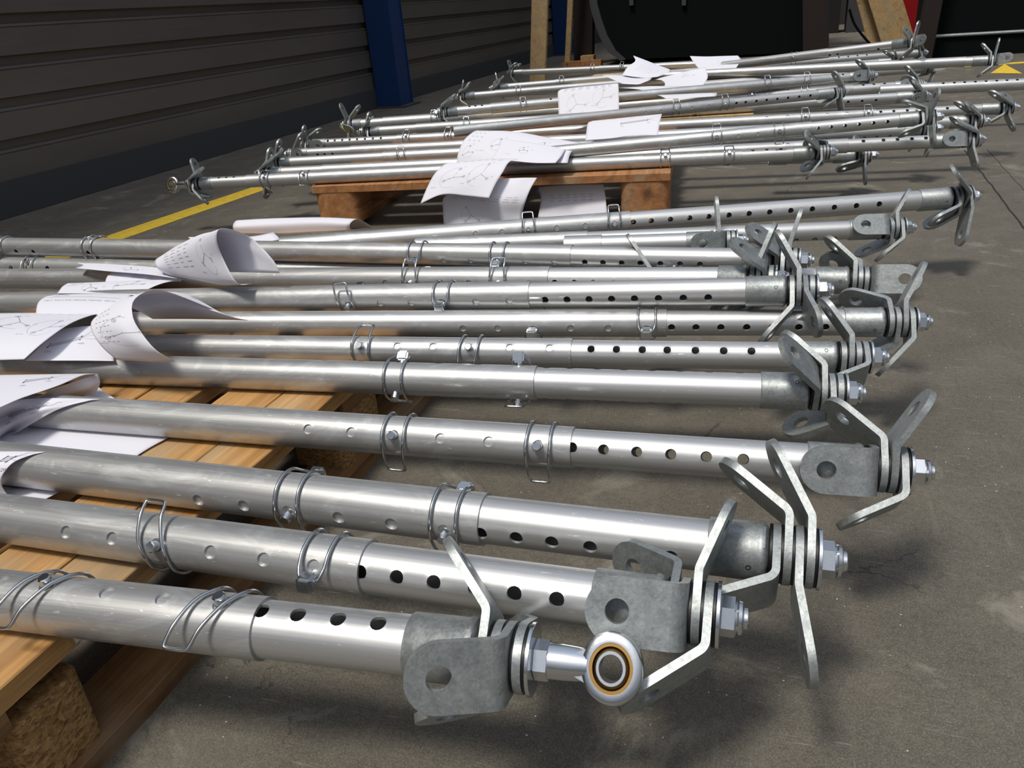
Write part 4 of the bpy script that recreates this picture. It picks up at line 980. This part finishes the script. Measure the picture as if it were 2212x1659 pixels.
# --- far heap
sheet('sheet bent down over the front edge of the far pallet', [
  [(985, 352, 2.20), (1030, 346, 2.20), (1075, 343, 2.20), (1120, 343, 2.20)],
  [(962, 354, 2.165), (1010, 350, 2.165), (1055, 347, 2.165), (1100, 350, 2.165)],
  [(940, 374, 2.12), (992, 370, 2.12), (1040, 368, 2.12), (1086, 372, 2.12)],
  [(924, 402, 2.09), (975, 398, 2.09), (1022, 396, 2.09), (1070, 398, 2.09)],
  [(908, 440, 2.05), (956, 420, 2.07), (1008, 423, 2.07), (1056, 428, 2.06)]],
  [('table', .15, .18, 7, 2, .11, .05), ('node', (.3, .62), .9), ('node', (.7, .58), 1.0)], flip=1)
sheet('sheet hanging below the far pallet edge under the bent one', [
  [(1075, 386, 2.14), (1105, 385, 2.15), (1132, 384, 2.15), (1160, 384, 2.16)],
  [(1020, 404, 2.13), (1065, 408, 2.12), (1110, 412, 2.12), (1146, 408, 2.13)],
  [(962, 424, 2.13), (1015, 428, 2.11), (1080, 434, 2.10), (1135, 436, 2.11)],
  [(957, 455, 2.12), (1015, 458, 2.11), (1072, 462, 2.10), (1127, 466, 2.11)],
  [(960, 500, 2.10), (1015, 500, 2.10), (1070, 500, 2.10), (1124, 500, 2.10)]],
  [('table', .1, .42, 7, 3, .12, .05), ('node', (.35, .8), .8)])
sheet('dim sheet in shade under the far pallet front board', [
  [(1162, 404, 2.36), (1210, 400, 2.36), (1260, 398, 2.36), (1304, 398, 2.36)],
  [(1168, 430, 2.34), (1215, 428, 2.34), (1260, 426, 2.34), (1308, 426, 2.34)],
  [(1162, 470, 2.31), (1215, 470, 2.31), (1262, 468, 2.31), (1312, 466, 2.31)]], [('table', .15, .4, 6, 3, .12, .09)])
sheet('sheet arched over the far braces with folded bright flap', [
  [(1040, 282, 2.44), (1110, 284, 2.44), (1190, 298, 2.44), (1262, 310, 2.44)],
  [(1024, 284, 2.40), (1080, 288, 2.40), (1165, 303, 2.40), (1246, 318, 2.40)],
  [(1002, 303, 2.35), (1062, 310, 2.35), (1150, 322, 2.35), (1233, 330, 2.35)],
  [(990, 330, 2.31), (1048, 335, 2.31), (1138, 340, 2.31), (1228, 344, 2.31)],
  [(986, 352, 2.29), (1040, 352, 2.29), (1130, 352, 2.29), (1226, 352, 2.29)]],
  [('table', .05, .12, 3, 5, .06, .09), ('node', (.12, .72), .6), ('node', (.4, .5), .6), ('node', (.75, .4), .6)])
sheet('bright lower flap leaning on the arched sheet', [
  [(1086, 300, 2.36), (1130, 306, 2.36), (1175, 313, 2.36), (1222, 322, 2.36)],
  [(1075, 322, 2.30), (1120, 328, 2.30), (1165, 333, 2.30), (1212, 338, 2.30)],
  [(1062, 344, 2.26), (1110, 348, 2.26), (1155, 352, 2.26), (1200, 352, 2.26)]], [('node', (.4, .4), .4)])
sheet('sheet with long bar drawing on the right of the far papers', [
  [(1280, 261, 2.70), (1330, 256, 2.70), (1380, 251, 2.70), (1430, 246, 2.70)],
  [(1270, 266, 2.66), (1325, 262, 2.66), (1376, 258, 2.66), (1428, 253, 2.66)],
  [(1267, 282, 2.60), (1322, 279, 2.60), (1372, 274, 2.60), (1424, 272, 2.60)],
  [(1264, 303, 2.54), (1318, 299, 2.54), (1368, 292, 2.54), (1422, 292, 2.54)]], [('beam', (.45, .45), (.82, .38)), ('table', .15, .1, 5, 1, .13, .1)])
sheet('sheet hanging almost upright in the middle of the far heap', [
  [(1212, 193, 3.55), (1250, 188, 3.55), (1295, 184, 3.55), (1334, 180, 3.55)],
  [(1205, 200, 3.52), (1248, 195, 3.52), (1294, 190, 3.52), (1336, 185, 3.52)],
  [(1206, 226, 3.47), (1250, 222, 3.47), (1294, 218, 3.47), (1337, 214, 3.47)],
  [(1207, 256, 3.42), (1250, 252, 3.42), (1294, 248, 3.42), (1337, 242, 3.42)]],
  [('table', .1, .1, 7, 6, .12, .045), ('node', (.3, .7), 1.1), ('node', (.72, .6), 1.1)])
sheet('flyaway sheet with its corner raised highest against the black tank', [
  [(1368, 120, 4.5), (1395, 130, 4.5), (1420, 140, 4.5), (1448, 150, 4.5)],
  [(1372, 132, 4.45), (1396, 142, 4.43), (1420, 150, 4.43), (1446, 156, 4.43)],
  [(1356, 144, 4.38), (1385, 152, 4.36), (1408, 158, 4.36), (1436, 160, 4.36)],
  [(1344, 162, 4.30), (1370, 166, 4.28), (1395, 168, 4.28), (1420, 166, 4.28)]], [('table', .2, .4, 5, 4, .12, .1)])
sheet('thin pointed sheet lying low to the left of the flyaway one', [
  [(1300, 162, 4.35), (1330, 161, 4.35), (1370, 165, 4.35), (1410, 164, 4.35)],
  [(1322, 171, 4.22), (1350, 172, 4.2), (1375, 174, 4.2), (1405, 172, 4.2)],
  [(1345, 181, 4.1), (1362, 182, 4.1), (1380, 182, 4.1), (1396, 176, 4.1)]], nu=12, nv=8)
sheet('folded sheet with upright flap in the rear paper cluster', [
  [(1412, 172, 4.3), (1450, 162, 4.3), (1490, 152, 4.3), (1524, 145, 4.3)],
  [(1430, 174, 4.22), (1460, 172, 4.2), (1495, 168, 4.2), (1529, 166, 4.2)],
  [(1436, 184, 4.1), (1465, 184, 4.08), (1492, 184, 4.08), (1520, 184, 4.08)],
  [(1420, 200, 3.95), (1455, 200, 3.95), (1490, 200, 3.95), (1520, 196, 3.95)]], [('node', (.6, .2), .7)])
sheet('rearmost sheet, rightmost of the cluster, with a bent-over end', [
  [(1490, 121, 5.0), (1525, 122, 5.0), (1560, 121, 5.0), (1594, 120, 5.0)],
  [(1498, 134, 4.9), (1530, 132, 4.9), (1566, 128, 4.9), (1600, 128, 4.9)],
  [(1510, 148, 4.75), (1536, 146, 4.75), (1566, 142, 4.75), (1596, 138, 4.75)],
  [(1527, 156, 4.65), (1548, 154, 4.65), (1570, 151, 4.65), (1590, 147, 4.65)]], [('table', .5, .4, 3, 3, .12, .1)])
sheet('low white sheet in front of the rear paper cluster', [
  [(1340, 190, 3.95), (1400, 186, 3.95), (1450, 186, 3.95), (1516, 186, 3.95)],
  [(1370, 192, 3.9), (1415, 192, 3.9), (1465, 193, 3.9), (1515, 193, 3.9)],
  [(1405, 197, 3.85), (1440, 199, 3.85), (1480, 200, 3.85), (1512, 199, 3.85)]], [('table', .5, .4, 4, 2, .1, .2)], nu=14, nv=6)
sheet('narrow sheet edge lying just under the paper cluster on a brace', [
  [(1420, 205, 3.55), (1470, 203, 3.55), (1510, 201, 3.55), (1549, 200, 3.55)], [(1430, 209, 3.5), (1470, 208, 3.5), (1510, 206, 3.5), (1548, 205, 3.5)], [(1438, 213, 3.46), (1470, 212, 3.46), (1510, 210, 3.46), (1546, 208, 3.46)]], nu=10, nv=4)
